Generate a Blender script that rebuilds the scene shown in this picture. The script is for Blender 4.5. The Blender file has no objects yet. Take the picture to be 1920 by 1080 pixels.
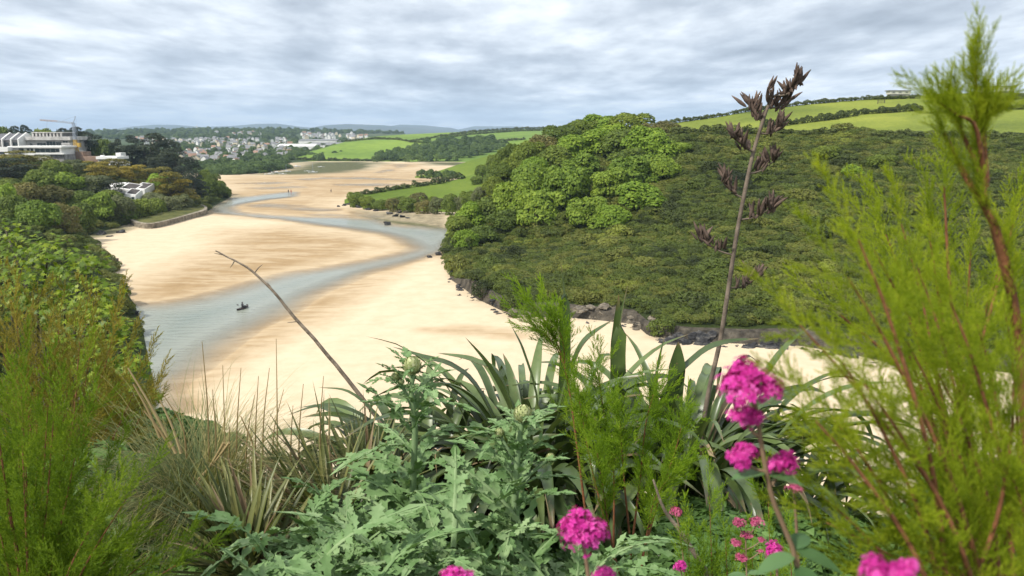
import bpy, math, random
import numpy as np
from mathutils import Vector, Matrix, Quaternion
from mathutils.bvhtree import BVHTree

# ------------------------------------------------------------------ camera, sky, sun, exposure
SC = bpy.context.scene
COL = SC.collection
CAMZ = 26.0; F = 1400.0; PITCH = math.radians(11.7)
cam_d = bpy.data.cameras.new("camera"); cam = bpy.data.objects.new("camera", cam_d); COL.objects.link(cam)
cam.location = (0, 0, CAMZ); cam.rotation_euler = (math.pi/2 - PITCH, 0, 0)
cam_d.sensor_width = 36; cam_d.lens = 36*F/1920; cam_d.clip_start = 0.05; cam_d.clip_end = 40000
cam_d.dof.use_dof = True; cam_d.dof.focus_distance = 6.0; cam_d.dof.aperture_fstop = 6.0
SC.camera = cam

SUN_EL = math.radians(47); SUN_AZ = math.radians(232)     # azimuth from +Y clockwise: behind, to the left
sun_d = bpy.data.lights.new("sun", 'SUN'); sun = bpy.data.objects.new("sun", sun_d); COL.objects.link(sun)
sun_d.energy = 4.9; sun_d.angle = math.radians(4); sun_d.color = (1.0, 0.95, 0.86)
sdir = Vector((math.sin(SUN_AZ)*math.cos(SUN_EL), math.cos(SUN_AZ)*math.cos(SUN_EL), math.sin(SUN_EL)))
sun.rotation_euler = sdir.to_track_quat('Z', 'Y').to_euler()

W = bpy.data.worlds.new("World"); SC.world = W; W.use_nodes = True
nt = W.node_tree; N = nt.nodes; L = nt.links; N.clear()
def wn(t, **k):
    n = N.new(t)
    for a, b in k.items(): setattr(n, a, b)
    return n
def lk(a, b): L.new(a, b)
tc = wn('ShaderNodeTexCoord')
sep = wn('ShaderNodeSeparateXYZ'); lk(tc.outputs['Generated'], sep.inputs[0])
zc = wn('ShaderNodeMath', operation='MAXIMUM'); lk(sep.outputs[2], zc.inputs[0]); zc.inputs[1].default_value = 0.0
za = wn('ShaderNodeMath', operation='ADD'); lk(zc.outputs[0], za.inputs[0]); za.inputs[1].default_value = 0.10
dx = wn('ShaderNodeMath', operation='DIVIDE'); lk(sep.outputs[0], dx.inputs[0]); lk(za.outputs[0], dx.inputs[1])
dy = wn('ShaderNodeMath', operation='DIVIDE'); lk(sep.outputs[1], dy.inputs[0]); lk(za.outputs[0], dy.inputs[1])
dys = wn('ShaderNodeMath', operation='MULTIPLY'); lk(dy.outputs[0], dys.inputs[0]); dys.inputs[1].default_value = 0.62
cmb = wn('ShaderNodeCombineXYZ'); lk(dx.outputs[0], cmb.inputs[0]); lk(dys.outputs[0], cmb.inputs[1])
cmb.inputs[2].default_value = 3.3
def cl_noise(vec, scale, det, rough, dist=0.0):
    q = wn('ShaderNodeTexNoise'); lk(vec, q.inputs['Vector']); q.inputs['Scale'].default_value = scale; q.inputs['Detail'].default_value = det; q.inputs['Roughness'].default_value = rough; q.inputs['Distortion'].default_value = dist
    return q.outputs[0]
def wmath(op, a, b, cl=False):
    q = wn('ShaderNodeMath', operation=op); q.use_clamp = cl
    for k, v in enumerate((a, b)):
        if isinstance(v, (int, float)): q.inputs[k].default_value = v
        else: lk(v, q.inputs[k])
    return q.outputs[0]
big = cl_noise(cmb.outputs[0], 0.42, 4, 0.5); mid = cl_noise(cmb.outputs[0], 1.45, 10, 0.57)
mxv = wmath('ADD', wmath('MULTIPLY', big, 0.45), wmath('MULTIPLY', mid, 0.55))
off = wn('ShaderNodeVectorMath', operation='ADD'); lk(cmb.outputs[0], off.inputs[0]); off.inputs[1].default_value = (-0.06, -0.16, 0.04)
big2 = cl_noise(off.outputs[0], 0.42, 4, 0.5); mid2 = cl_noise(off.outputs[0], 1.45, 10, 0.57)
mx2 = wmath('ADD', wmath('MULTIPLY', big2, 0.45), wmath('MULTIPLY', mid2, 0.55))
rim = wmath('ADD', wmath('MULTIPLY', wmath('SUBTRACT', mx2, mxv), 2.0), 0.5)          # cloud bulk catches light on its sunward side
thick = wmath('ADD', wmath('MULTIPLY', mxv, 0.85), wmath('MULTIPLY', wmath('SUBTRACT', 1.0, rim), 0.15))
ramp = wn('ShaderNodeValToRGB'); lk(thick, ramp.inputs[0])
cr = ramp.color_ramp; cr.elements[0].position = 0.40; cr.elements[0].color = (1.10, 1.13, 1.16, 1)
cr.elements[1].position = 0.645; cr.elements[1].color = (0.36, 0.41, 0.48, 1)
e = cr.elements.new(0.48); e.color = (0.79, 0.85, 0.92, 1)
e = cr.elements.new(0.555); e.color = (0.55, 0.61, 0.69, 1)
class _O: outputs = [mxv]
mx = _O
sky = wn('ShaderNodeTexSky', sky_type='NISHITA'); sky.sun_disc = False
sky.sun_elevation = SUN_EL; sky.sun_rotation = SUN_AZ
sk_s = wn('ShaderNodeMix', data_type='RGBA', blend_type='MULTIPLY'); sk_s.inputs[0].default_value = 1.0
lk(sky.outputs[0], sk_s.inputs[6]); sk_s.inputs[7].default_value = (0.10, 0.10, 0.10, 1)
# cloud cover: a thick broken deck, thin blue gaps toward the horizon
cov = wn('ShaderNodeMapRange'); lk(mx.outputs[0], cov.inputs[0])
cov.inputs[1].default_value = 0.37; cov.inputs[2].default_value = 0.47; cov.inputs[3].default_value = 0.85; cov.inputs[4].default_value = 1.0
mixc = wn('ShaderNodeMix', data_type='RGBA'); lk(cov.outputs[0], mixc.inputs[0]); lk(sk_s.outputs[2], mixc.inputs[6]); lk(ramp.outputs[0], mixc.inputs[7])
bg = wn('ShaderNodeBackground'); lk(mixc.outputs[2], bg.inputs[0]); bg.inputs[1].default_value = 1.05
wo = wn('ShaderNodeOutputWorld'); lk(bg.outputs[0], wo.inputs[0])

vs = SC.view_settings; vs.view_transform = 'Standard'; vs.look = 'None'; vs.gamma = 1.0; vs.use_curve_mapping = False; vs.exposure = 0.15
SC.render.engine = 'CYCLES'; SC.cycles.use_denoising = True
SC.cycles.max_bounces = 6; SC.cycles.diffuse_bounces = 3; SC.cycles.glossy_bounces = 2; SC.cycles.transmission_bounces = 3; SC.cycles.transparent_max_bounces = 6
SC.cycles.volume_bounces = 0; SC.cycles.caustics_reflective = False; SC.cycles.caustics_refractive = False

# ------------------------------------------------------------------ pixel helpers (photo is 1920 x 1080)
cp, sp = math.cos(PITCH), math.sin(PITCH)
def ray(x, y):
    a = (x-960)/F; b = (540-y)/F
    return Vector((a, cp + b*sp, -sp + b*cp))
def P(x, y, d):                     # the point on the pixel's ray whose forward distance is d
    r = ray(x, y); return Vector((0, 0, CAMZ)) + r*(d/r.y)
def G(x, y, z=0.0):                 # where the pixel's ray meets the level z
    r = ray(x, y); return Vector((0, 0, CAMZ)) + r*((z-CAMZ)/r.z)
def Gnp(x, y):
    a = (x-960)/F; b = (540-y)/F
    rz = -sp + b*cp; ry = cp + b*sp; t = -CAMZ/rz
    return a*t, ry*t
R = math.radians
rng = np.random.default_rng(7)
random.seed(7)

# ------------------------------------------------------------------ noise
def _h(ix, iy, s):
    n = (ix.astype(np.int64)*374761393 + iy.astype(np.int64)*668265263 + s*1442695041) & 0x7fffffff
    n = ((n ^ (n >> 13))*1274126177) & 0x7fffffff
    return ((n ^ (n >> 16)) & 0xffff)/65535.0
def vnoise(x, y, s=0):
    x = np.asarray(x, float); y = np.asarray(y, float)
    ix = np.floor(x); iy = np.floor(y); fx = x-ix; fy = y-iy
    fx = fx*fx*(3-2*fx); fy = fy*fy*(3-2*fy)
    a = _h(ix, iy, s); b = _h(ix+1, iy, s); c = _h(ix, iy+1, s); d = _h(ix+1, iy+1, s)
    return (a*(1-fx)+b*fx)*(1-fy) + (c*(1-fx)+d*fx)*fy
def fbm(x, y, o=4, s=0):
    t = 0; a = 0.5
    for i in range(o):
        t = t + a*(vnoise(np.asarray(x)*2**i, np.asarray(y)*2**i, s+i*17)-0.5); a *= 0.5
    return t

# ------------------------------------------------------------------ objects
def tag(o, label=None, cat=None, group=None, kind=None):
    if label: o['label'] = label
    if cat: o['category'] = cat
    if group: o['group'] = group
    if kind: o['kind'] = kind
    return o
def mesh_np(name, v, faces, mat=None, attrs=None, smooth=False, mats=None, midx=None):
    """v Nx3; faces a list of index arrays, each M x k"""
    me = bpy.data.meshes.new(name)
    v = np.asarray(v, np.float32).reshape(-1, 3)
    fs = [np.asarray(f, np.int32) for f in faces if len(f)]
    tot = np.concatenate([np.full(len(f), f.shape[1], np.int32) for f in fs])
    idx = np.concatenate([f.ravel() for f in fs])
    me.vertices.add(len(v)); me.vertices.foreach_set('co', v.ravel())
    me.loops.add(len(idx)); me.loops.foreach_set('vertex_index', idx)
    me.polygons.add(len(tot))
    st = np.zeros(len(tot), np.int32); st[1:] = np.cumsum(tot)[:-1]
    me.polygons.foreach_set('loop_start', st); me.polygons.foreach_set('loop_total', tot)
    me.polygons.foreach_set('use_smooth', np.full(len(tot), bool(smooth)))
    if mats:
        for m in mats: me.materials.append(m)
        if midx is not None: me.polygons.foreach_set('material_index', np.asarray(midx, np.int32))
    elif mat: me.materials.append(mat)
    if attrs:
        for k, a in attrs.items():
            at = me.attributes.new(k, 'FLOAT', 'POINT'); at.data.foreach_set('value', np.asarray(a, np.float32).ravel())
    me.update(calc_edges=True); me.validate()
    return me
def obj(name, data, parent=None, loc=None, rot=None, scale=None):
    o = bpy.data.objects.new(name, data); COL.objects.link(o)
    if parent: o.parent = parent
    if loc is not None: o.location = loc
    if rot is not None: o.rotation_euler = rot
    if scale is not None: o.scale = scale if hasattr(scale, '__len__') else (scale,)*3
    return o
def empty(name, loc=(0, 0, 0), rz=0, label=None, cat=None, group=None, rot=None, scale=None):
    o = obj(name, None, None, loc, rot or (0, 0, rz), scale); o.empty_display_size = 0.1
    return tag(o, label, cat, group)
class MB:
    """collects simple shapes into one mesh"""
    def __init__(s): s.v = []; s.f = {3: [], 4: []}; s.n = 0
    def add(s, v, *fs):
        v = np.asarray(v, float).reshape(-1, 3)
        for f in fs:
            f = np.asarray(f, int); s.f.setdefault(f.shape[1], []).append(f + s.n)
        s.v.append(v); s.n += len(v); return s
    def box(s, x0, x1, y0, y1, z0, z1, m=None):
        v = np.array([(x, y, z) for z in (z0, z1) for y in (y0, y1) for x in (x0, x1)], float)
        if m is not None: v = np.array([m @ Vector(p) for p in v])
        return s.add(v, [(0, 2, 3, 1), (4, 5, 7, 6), (0, 1, 5, 4), (2, 6, 7, 3), (0, 4, 6, 2), (1, 3, 7, 5)])
    def tube(s, pts, rad, k=6, cap=True):
        pts = np.asarray(pts, float); n = len(pts); rad = np.broadcast_to(np.asarray(rad, float), (n,))
        t = np.gradient(pts, axis=0); t /= (np.linalg.norm(t, axis=1, keepdims=True)+1e-9)
        ref = np.array([0.31, 0.95, 0.05]) if abs(t[0][1]) < 0.9 else np.array([1.0, 0.1, 0])
        a = np.cross(t, ref); a /= (np.linalg.norm(a, axis=1, keepdims=True)+1e-9); b = np.cross(t, a)
        th = np.linspace(0, 2*np.pi, k, endpoint=False)
        ring = pts[:, None] + rad[:, None, None]*(np.cos(th)[None, :, None]*a[:, None] + np.sin(th)[None, :, None]*b[:, None])
        i = np.arange(n-1)[:, None]*k; j = np.arange(k)[None]; j2 = (j+1) % k
        q = np.stack([i+j, i+j2, i+k+j2, i+k+j], -1).reshape(-1, 4)
        s.add(ring.reshape(-1, 3), q)
        if cap and k >= 3:
            s.add(np.vstack([ring[-1], pts[-1:]]), [(x, (x+1) % k, k) for x in range(k)])
            s.add(np.vstack([ring[0], pts[:1]]), [((x+1) % k, x, k) for x in range(k)])
        return s
    def mesh(s, name, mat=None, smooth=False, attrs=None):
        fs = [np.concatenate(a) for a in s.f.values() if len(a)]
        return mesh_np(name, np.concatenate(s.v), fs, mat, attrs, smooth)
    def build(s, name, mat=None, parent=None, smooth=False, **k):
        return obj(name, s.mesh(name, mat, smooth), parent, **k)
def catmull(ctrl, n):
    c = np.asarray(ctrl, float); m = len(c)
    p = np.vstack([2*c[0]-c[1], c, 2*c[-1]-c[-2]])
    t = np.linspace(0, m-1-1e-6, n); i = t.astype(int); u = (t-i)[:, None]
    a, b, d, e2 = p[i], p[i+1], p[i+2], p[i+3]
    return 0.5*((2*b)+(-a+d)*u+(2*a-5*b+4*d-e2)*u*u+(-a+3*b-3*d+e2)*u**3)

# ------------------------------------------------------------------ materials
def new_mat(name):
    m = bpy.data.materials.new(name); m.use_nodes = True
    t = m.node_tree; t.nodes.clear()
    o = t.nodes.new('ShaderNodeOutputMaterial'); b = t.nodes.new('ShaderNodeBsdfPrincipled')
    t.links.new(b.outputs[0], o.inputs[0])
    return m, t, b, o
def nd(t, ty, ins=None, **k):
    n = t.nodes.new(ty)
    for a, b in k.items(): setattr(n, a, b)
    for i, v in (ins or {}).items():
        if hasattr(v, 'is_linked') or isinstance(v, bpy.types.NodeSocket): t.links.new(v, n.inputs[i])
        else: n.inputs[i].default_value = v
    return n
def rampn(t, fac, stops):
    r = t.nodes.new('ShaderNodeValToRGB'); t.links.new(fac, r.inputs[0]); c = r.color_ramp
    while len(c.elements) < len(stops): c.elements.new(0.5)
    for e, (p, col) in zip(c.elements, stops): e.position = p; e.color = (*col, 1)
    return r.outputs[0]
def math2(t, op, a, b=None, clamp=False):
    n = nd(t, 'ShaderNodeMath', {0: a} if b is None else {0: a, 1: b}, operation=op); n.use_clamp = clamp; return n.outputs[0]
def plain(name, col, rough=0.7, var=0.12, scale=3.0, bump=0.0, bscale=30.0, spec=0.3, metal=0.0):
    m, t, b, o = new_mat(name)
    g = nd(t, 'ShaderNodeNewGeometry')
    n = nd(t, 'ShaderNodeTexNoise', {'Vector': g.outputs['Position'], 'Scale': scale, 'Detail': 5.0})
    lo = tuple(c*(1-var*1.6) for c in col); hi = tuple(min(1, c*(1+var)) for c in col)
    c = rampn(t, n.outputs[0], [(0.3, lo), (0.7, hi)])
    t.links.new(c, b.inputs['Base Color']); b.inputs['Roughness'].default_value = rough
    b.inputs['Specular IOR Level'].default_value = spec; b.inputs['Metallic'].default_value = metal
    if bump:
        n2 = nd(t, 'ShaderNodeTexNoise', {'Vector': g.outputs['Position'], 'Scale': bscale, 'Detail': 6.0})
        bp = nd(t, 'ShaderNodeBump', {'Height': n2.outputs[0], 'Strength': bump, 'Distance': 1.0/bscale}); t.links.new(bp.outputs[0], b.inputs['Normal'])
    return m
def foliage(name, cols, nscale=0.05, wr=0.35, wi=0.35, wn_=0.6, trans=0.25, rough=0.6, spec=0.25, tcol=1.5, tip=None):
    """leaf colour from per-leaf (attribute rnd), per-plant and position variation"""
    m, t, b, o = new_mat(name)
    at = nd(t, 'ShaderNodeAttribute', attribute_name='rnd'); oi = nd(t, 'ShaderNodeObjectInfo'); g = nd(t, 'ShaderNodeNewGeometry')
    n = nd(t, 'ShaderNodeTexNoise', {'Vector': g.outputs['Position'], 'Scale': nscale, 'Detail': 4.0, 'Roughness': 0.6})
    nn = nd(t, 'ShaderNodeMapRange', {0: n.outputs[0], 1: 0.3, 2: 0.7}).outputs[0]
    f = math2(t, 'ADD', math2(t, 'MULTIPLY', at.outputs['Fac'], wr), math2(t, 'ADD', math2(t, 'MULTIPLY', oi.outputs['Random'], wi), math2(t, 'MULTIPLY', nn, wn_)))
    f = math2(t, 'DIVIDE', f, wr+wi+wn_)
    k = len(cols); c = rampn(t, f, [(0.15+0.7*i/(k-1), cc) for i, cc in enumerate(cols)])
    if tip:                                   # dry leaf ends and scattered blemishes
        au = nd(t, 'ShaderNodeAttribute', attribute_name='along'); sp_ = nd(t, 'ShaderNodeTexNoise', {'Vector': g.outputs['Position'], 'Scale': 38.0, 'Detail': 3.0})
        f1 = nd(t, 'ShaderNodeMapRange', {0: math2(t, 'ADD', au.outputs['Fac'], math2(t, 'MULTIPLY', sp_.outputs[0], 0.16)), 1: 0.98, 2: 1.06}).outputs[0]
        f2 = nd(t, 'ShaderNodeMapRange', {0: sp_.outputs[0], 1: 0.67, 2: 0.74}).outputs[0]
        c = nd(t, 'ShaderNodeMix', {0: math2(t, 'MAXIMUM', f1, f2), 6: c, 7: (*tip, 1)}, data_type='RGBA').outputs[2]
    t.links.new(c, b.inputs['Base Color']); b.inputs['Roughness'].default_value = rough; b.inputs['Specular IOR Level'].default_value = spec
    if trans:
        tl = nd(t, 'ShaderNodeBsdfTranslucent'); mc = nd(t, 'ShaderNodeMix', {0: 1.0, 6: c, 7: (tcol, tcol*1.02, tcol*0.5, 1)}, data_type='RGBA', blend_type='MULTIPLY')
        t.links.new(mc.outputs[2], tl.inputs[0])
        ms = nd(t, 'ShaderNodeMixShader', {0: trans}); t.links.new(b.outputs[0], ms.inputs[1]); t.links.new(tl.outputs[0], ms.inputs[2])
        t.links.new(ms.outputs[0], o.inputs[0])
    return m
# ================================================================== TERRAIN
def grid_faces(nr, nc):
    i = np.arange(nr-1)[:, None]*nc; j = np.arange(nc-1)[None]
    return np.stack([i+j, i+j+1, i+nc+j+1, i+nc+j], -1).reshape(-1, 4)
def interp_rows(rows, xs):
    out = []
    for row in rows:
        r = np.array([(a, b, (c if c is not None else np.nan)) for a, b, c in row], float)
        y = np.interp(xs, r[:, 0], r[:, 1])
        d = np.interp(xs, r[:, 0], [Gnp(a, b)[1] if np.isnan(c) else c for a, b, c in r])
        a = (xs-960)/F; b = (540-y)/F
        s = d/(cp + b*sp)
        out.append(np.stack([a*s, d, CAMZ + (-sp + b*cp)*s], -1))
    return np.array(out)
def strip(name, xs, rows, subs, mat, amp=0.0, nsc=0.03, drop=True, attrs_fn=None, smooth_rows=True):
    xs = np.asarray(xs, float); K = interp_rows(rows, xs)
    if drop:            # the far side falls away behind the crest
        b1 = K[-1].copy(); dd = b1[:, 1]*0.12+12; s = (b1[:, 1]+dd)/b1[:, 1]; b1[:, 0] *= s; b1[:, 1] *= s; b1[:, 2] -= dd*0.06
        b2 = K[-1].copy(); dd = b2[:, 1]*0.30+40; s = (b2[:, 1]+dd)/b2[:, 1]; b2[:, 0] *= s; b2[:, 1] *= s; b2[:, 2] = -3
        K = np.concatenate([K, b1[None], b2[None]]); subs = list(subs)+[4, 4]
    pts = [K[0][None]]; vv = [np.zeros(1)]
    for i, sb in enumerate(subs):
        t = np.linspace(0, 1, sb+1)[1:]
        pts.append(K[i][None]*(1-t)[:, None, None] + K[i+1][None]*t[:, None, None]); vv.append(i+t)
    g = np.concatenate(pts); vv = np.concatenate(vv)
    if amp:
        n = fbm(g[..., 0]*nsc, g[..., 1]*nsc, 4, 5)
        w = np.clip(vv, 0, 1)[:, None]
        g[..., 2] += n*amp*w
    nr, nc = g.shape[:2]
    at = attrs_fn(g, vv, xs) if attrs_fn else None
    me = mesh_np(name, g.reshape(-1, 3), [grid_faces(nr, nc)], mat, at, True)
    o = obj(name, me); o['kind'] = 'structure'
    return o, g, vv, xs

def grass_mat(name, cols, scale=0.02, fine=0.6, rough=0.9):
    m, t, b, o = new_mat(name)
    g = nd(t, 'ShaderNodeNewGeometry')
    n = nd(t, 'ShaderNodeTexNoise', {'Vector': g.outputs['Position'], 'Scale': scale, 'Detail': 5.0, 'Roughness': 0.6})
    n2 = nd(t, 'ShaderNodeTexNoise', {'Vector': g.outputs['Position'], 'Scale': fine, 'Detail': 6.0, 'Roughness': 0.7})
    f = nd(t, 'ShaderNodeMix', {0: 0.4, 2: n.outputs[0], 3: n2.outputs[0]}, data_type='FLOAT').outputs[0]
    at = nd(t, 'ShaderNodeAttribute', attribute_name='field')
    f = math2(t, 'ADD', f, at.outputs['Fac'])
    k = len(cols)
    c = rampn(t, f, [(0.34+0.32*i/(k-1), cc) for i, cc in enumerate(cols)])
    t.links.new(c, b.inputs['Base Color']); b.inputs['Roughness'].default_value = rough; b.inputs['Specular IOR Level'].default_value = 0.1
    bp = nd(t, 'ShaderNodeBump', {'Height': n2.outputs[0], 'Strength': 0.6, 'Distance': 0.4}); t.links.new(bp.outputs[0], b.inputs['Normal'])
    return m
M = {}
M['scrub_soil'] = grass_mat('scrub_soil', [(0.018, 0.026, 0.008), (0.032, 0.045, 0.012), (0.05, 0.06, 0.02)], 0.05, 1.0)
M['hillgrass'] = grass_mat('hill_grass', [(0.08, 0.108, 0.018), (0.155, 0.19, 0.028), (0.255, 0.28, 0.045)], 0.02, 0.9)
M['spurgrass'] = grass_mat('spur_grass', [(0.065, 0.105, 0.014), (0.105, 0.155, 0.018), (0.16, 0.205, 0.028)], 0.015, 0.5)
M['fargrass'] = grass_mat('far_grass', [(0.075, 0.13, 0.022), (0.12, 0.19, 0.03), (0.19, 0.27, 0.04)], 0.006, 0.1)
M['townland'] = grass_mat('town_land', [(0.03, 0.05, 0.02), (0.05, 0.075, 0.028), (0.10, 0.11, 0.05)], 0.01, 0.06)
M['moor'] = grass_mat('moor', [(0.03, 0.045, 0.03), (0.05, 0.065, 0.04), (0.09, 0.095, 0.06)], 0.0012, 0.01)
M['terrace'] = grass_mat('terrace_grass', [(0.05, 0.06, 0.018), (0.095, 0.10, 0.03), (0.15, 0.14, 0.05)], 0.2, 1.2)
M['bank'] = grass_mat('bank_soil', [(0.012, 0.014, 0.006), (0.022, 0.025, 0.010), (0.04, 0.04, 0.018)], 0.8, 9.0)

# the sheet that reaches the horizon
gx = np.array([-14000, -4000, -1000, 1000, 4000, 14000.]); gy = np.array([-400, 400, 1500, 4000, 9000, 16000.])
gv = np.array([(x, y, -3.0) for y in gy for x in gx])
tag(obj('ground', mesh_np('ground', gv, [grid_faces(6, 6)], M['townland'])), kind='structure')

# ---- scrub hill on the right, with the pasture above it
Rb = [(835, 474, None), (838, 500, None), (845, 530, None), (895, 566, None), (940, 588, None), (1000, 600, None), (1080, 602, None), (1190, 614, None), (1215, 636, None), (1300, 648, None), (1400, 652, None), (1500, 655, None), (1600, 672, None), (1680, 690, None), (1800, 700, None), (2400, 740, None)]
Rr = [(x, y-(8 if x < 850 else 14), None) for x, y, _ in Rb]
Rr = [(x, y-(8 if x < 850 else 16), Gnp(x, yb)[1]+1.5) for (x, y, _), (_, yb, _) in zip(Rr, Rb)]
Rm = [(835, 462, 164), (860, 455, 167), (900, 460, 165), (1000, 455, 158), (1100, 440, 153), (1200, 430, 150), (1300, 430, 143), (1500, 425, 132), (1800, 430, 118), (2400, 440, 110)]
Rs = [(835, 456, 168), (850, 436, 176), (880, 402, 190), (930, 345, 206), (960, 312, 214), (1000, 282, 220), (1060, 258, 226), (1190, 249, 228), (1270, 250, 215), (1400, 250, 205), (1500, 252, 198), (1700, 254, 190), (1920, 256, 182), (2400, 258, 175)]
Rc = [(835, 454, 170), (850, 433, 179), (880, 398, 195), (930, 340, 212), (960, 306, 221), (1000, 276, 229), (1060, 252, 236), (1190, 242, 242), (1260, 231, 262), (1340, 219, 275), (1420, 206, 285), (1500, 196, 292), (1600, 188, 296), (1660, 180, 300), (1720, 178, 300), (1800, 175, 300), (1920, 173, 300), (2400, 172, 300)]
hx = np.concatenate([np.arange(835, 900, 3.0), np.arange(900, 1300, 6.0), np.arange(1300, 2401, 12.0)])
def hill_attr(g, vv, xs):
    return {'field': np.where(fbm(g[..., 0]*0.01, g[..., 1]*0.02, 3, 9) > 0, 0.03, -0.02)}
# two pieces of one hill: slope (scrub) and pasture
scrub_o, scrub_g, scrub_v, _ = strip('scrub_hillside', hx, [Rb, Rr, Rm, Rs], [3, 34, 26], M['scrub_soil'], 2.2, 0.05, drop=False)
# the foot of the slope is bare rock
M['cliff'] = plain('cliff_rock', (0.075, 0.064, 0.048), 0.95, 0.45, 0.9, 0.9, 2.5)
scrub_o.data.materials.append(M['cliff']); _nc = len(hx)-1
for pl_ in scrub_o.data.polygons:
    if pl_.index//_nc < 4: pl_.material_index = 1
past_o, past_g, past_v, _ = strip('hill_pasture', hx, [[(x, y+4, d-1) for x, y, d in Rs], Rc], [24], M['hillgrass'], 1.2, 0.02, True, hill_attr)

# ---- middle spur with meadow
Sb = [(646, 383, None), (680, 391, None), (760, 398, None), (850, 404, None), (1000, 402, None), (1120, 400, None)]
S1 = [(646, 377, 283), (680, 377, 280), (760, 382, 272), (850, 386, 265), (1000, 380, 268), (1120, 372, 270)]
S2 = [(646, 376, 285), (670, 367, 292), (740, 354, 310), (840, 341, 335), (870, 332, 345), (900, 322, 352), (930, 308, 365), (1000, 285, 390), (1120, 262, 410)]
spur_o, spur_g, spur_v, _ = strip('meadow_spur', np.arange(646, 1121, 5.0), [Sb, S1, S2], [3, 18], M['spurgrass'], 0.7, 0.03)
T0 = [(778, 334, None), (830, 337, None), (900, 338, None), (1100, 338, None)]
T1 = [(778, 332, 452), (830, 333, 452), (900, 334, 448), (1100, 332, 450)]
T2 = [(778, 331, 456), (800, 327, 466), (830, 318, 480), (880, 301, 500), (930, 288, 520), (970, 278, 535), (1100, 262, 560)]
spur2_o, spur2_g, spur2_v, _ = strip('far_meadow_spur', np.arange(778, 1101, 6.0), [T0, T1, T2], [2, 12], M['spurgrass'], 0.8, 0.02)
# ---- far farmland hill
U0 = [(500, 303, None), (620, 303.5, None), (760, 304, None), (900, 305, None), (1100, 306, None)]
U1 = [(500, 300, 720), (560, 298, 730), (620, 296, 735), (760, 297, 730), (900, 296, 720), (1100, 292, 720)]
U2 = [(500, 299, 735), (560, 291, 770), (600, 281, 800), (650, 268, 850), (690, 263, 870), (740, 263, 870), (790, 268, 850), (850, 268, 850), (930, 266, 850), (1000, 258, 860), (1100, 255, 860)]
U3 = [(500, 298, 760), (560, 289, 800), (600, 279, 850), (650, 265, 930), (700, 256, 1000), (760, 252, 1080), (850, 248, 1150), (930, 244, 1180), (1040, 240, 1200), (1100, 240, 1200)]
def far_attr(g, vv, xs):
    px = np.broadcast_to(xs[None], g.shape[:2]); f = np.zeros(g.shape[:2]); v2 = np.broadcast_to(vv[:, None], g.shape[:2])
    f[(v2 < 2.02) & (px < 800)] = 0.09
    f[v2 > 2.02] = 0.02
    f[(v2 > 2.4) & (px > 850)] = -0.05
    return {'field': f}
far_o, far_g, far_v, _ = strip('farmland_hill', np.arange(500, 1101, 5.0), [U0, U1, U2, U3], [2, 14, 16], M['fargrass'], 0.0, 0.01, True, far_attr)
# ---- town side
V0 = [(-500, 336, None), (430, 330, None), (490, 326, None), (540, 319, None), (570, 307, None), (620, 304, None), (760, 303, None)]
V1 = [(-500, 312, 590), (430, 312, 590), (540, 308, 640), (600, 299, 740), (760, 298, 760)]
V2 = [(-500, 284, 860), (540, 285, 880), (760, 285, 880)]
V3 = [(-500, 262, 1400), (300, 262, 1400), (760, 264, 1400)]
V4 = [(-500, 250, 2300), (180, 248, 2300), (330, 245, 2300), (480, 243, 2300), (640, 247, 2300), (760, 250, 2300)]
V5 = [(-500, 247, 3600), (180, 246, 3600), (330, 246, 3600), (480, 244.5, 3600), (640, 248, 3600), (760, 250, 3600)]
town_o, town_g, town_v, _ = strip('town_hillside', np.arange(-500, 761, 10.0), [V0, V1, V2, V3, V4, V5], [4, 12, 14, 12, 4], M['townland'], 2.0, 0.006)
# ---- moorland on the skyline
def moor(name, pts, d, lo=252):
    xs = np.linspace(pts[0][0], pts[-1][0], 70)
    base = [(pts[0][0], lo, d*0.8), (pts[-1][0], lo, d*0.8)]
    top = [(x, y, d) for x, y in pts]
    o, g, vv, _ = strip(name, xs, [base, top], [8], M['moor'], d*0.0012, 0.002)
    return o
moor('moorland_hills', [(120, 250), (200, 246), (235, 239), (290, 233.5), (330, 234), (380, 238), (440, 236), (480, 232), (520, 231.5), (560, 237), (620, 243)], 9000)
moor('moorland_hills', [(520, 250), (570, 242), (610, 235), (650, 233), (720, 235), (770, 240), (830, 246), (860, 250)], 8000)
moor('moorland_hills', [(680, 250), (720, 238), (750, 233), (800, 235), (845, 240), (870, 245), (900, 250)], 9500)
moor('moorland_hills', [(820, 250), (866, 242), (890, 237), (960, 236.5), (1010, 239), (1100, 243), (1200, 250)], 10500)

# ---- left hillside (height field that climbs away from the shore line)
Lb = [(290, 735), (262, 600), (240, 545), (205, 490), (168, 445), (246, 422), (330, 408), (385, 398), (402, 384), (438, 367)]
LbY = [0., 30.] + [G(*p).y for p in Lb] + [338., 380., 450., 640.]
LbX = [-4., -22.] + [G(*p).x for p in Lb] + [-150., -225., -330., -520.]
def left_z(X, Y):
    dx = np.interp(Y, LbY, LbX) - X
    z = 19*(1-np.exp(-np.maximum(dx, 0)/45)) + np.where(dx < 0, dx*0.3, 0)
    z = z + np.clip(dx/15, 0, 1)*fbm(X*0.03, Y*0.03, 3, 3)*4
    return z*np.clip((Y-4)/26., 0.15, 1)
LYs = np.concatenate([np.arange(0, 340, 3.0), np.arange(340, 641, 12.0)]); du = np.concatenate([np.linspace(-2, 60, 45), np.linspace(64, 420, 40)])
LX = np.interp(LYs, LbY, LbX)[:, None] - du[None]; LY = np.broadcast_to(LYs[:, None], LX.shape)
left_g = np.stack([LX, LY, left_z(LX, LY)], -1)
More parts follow.
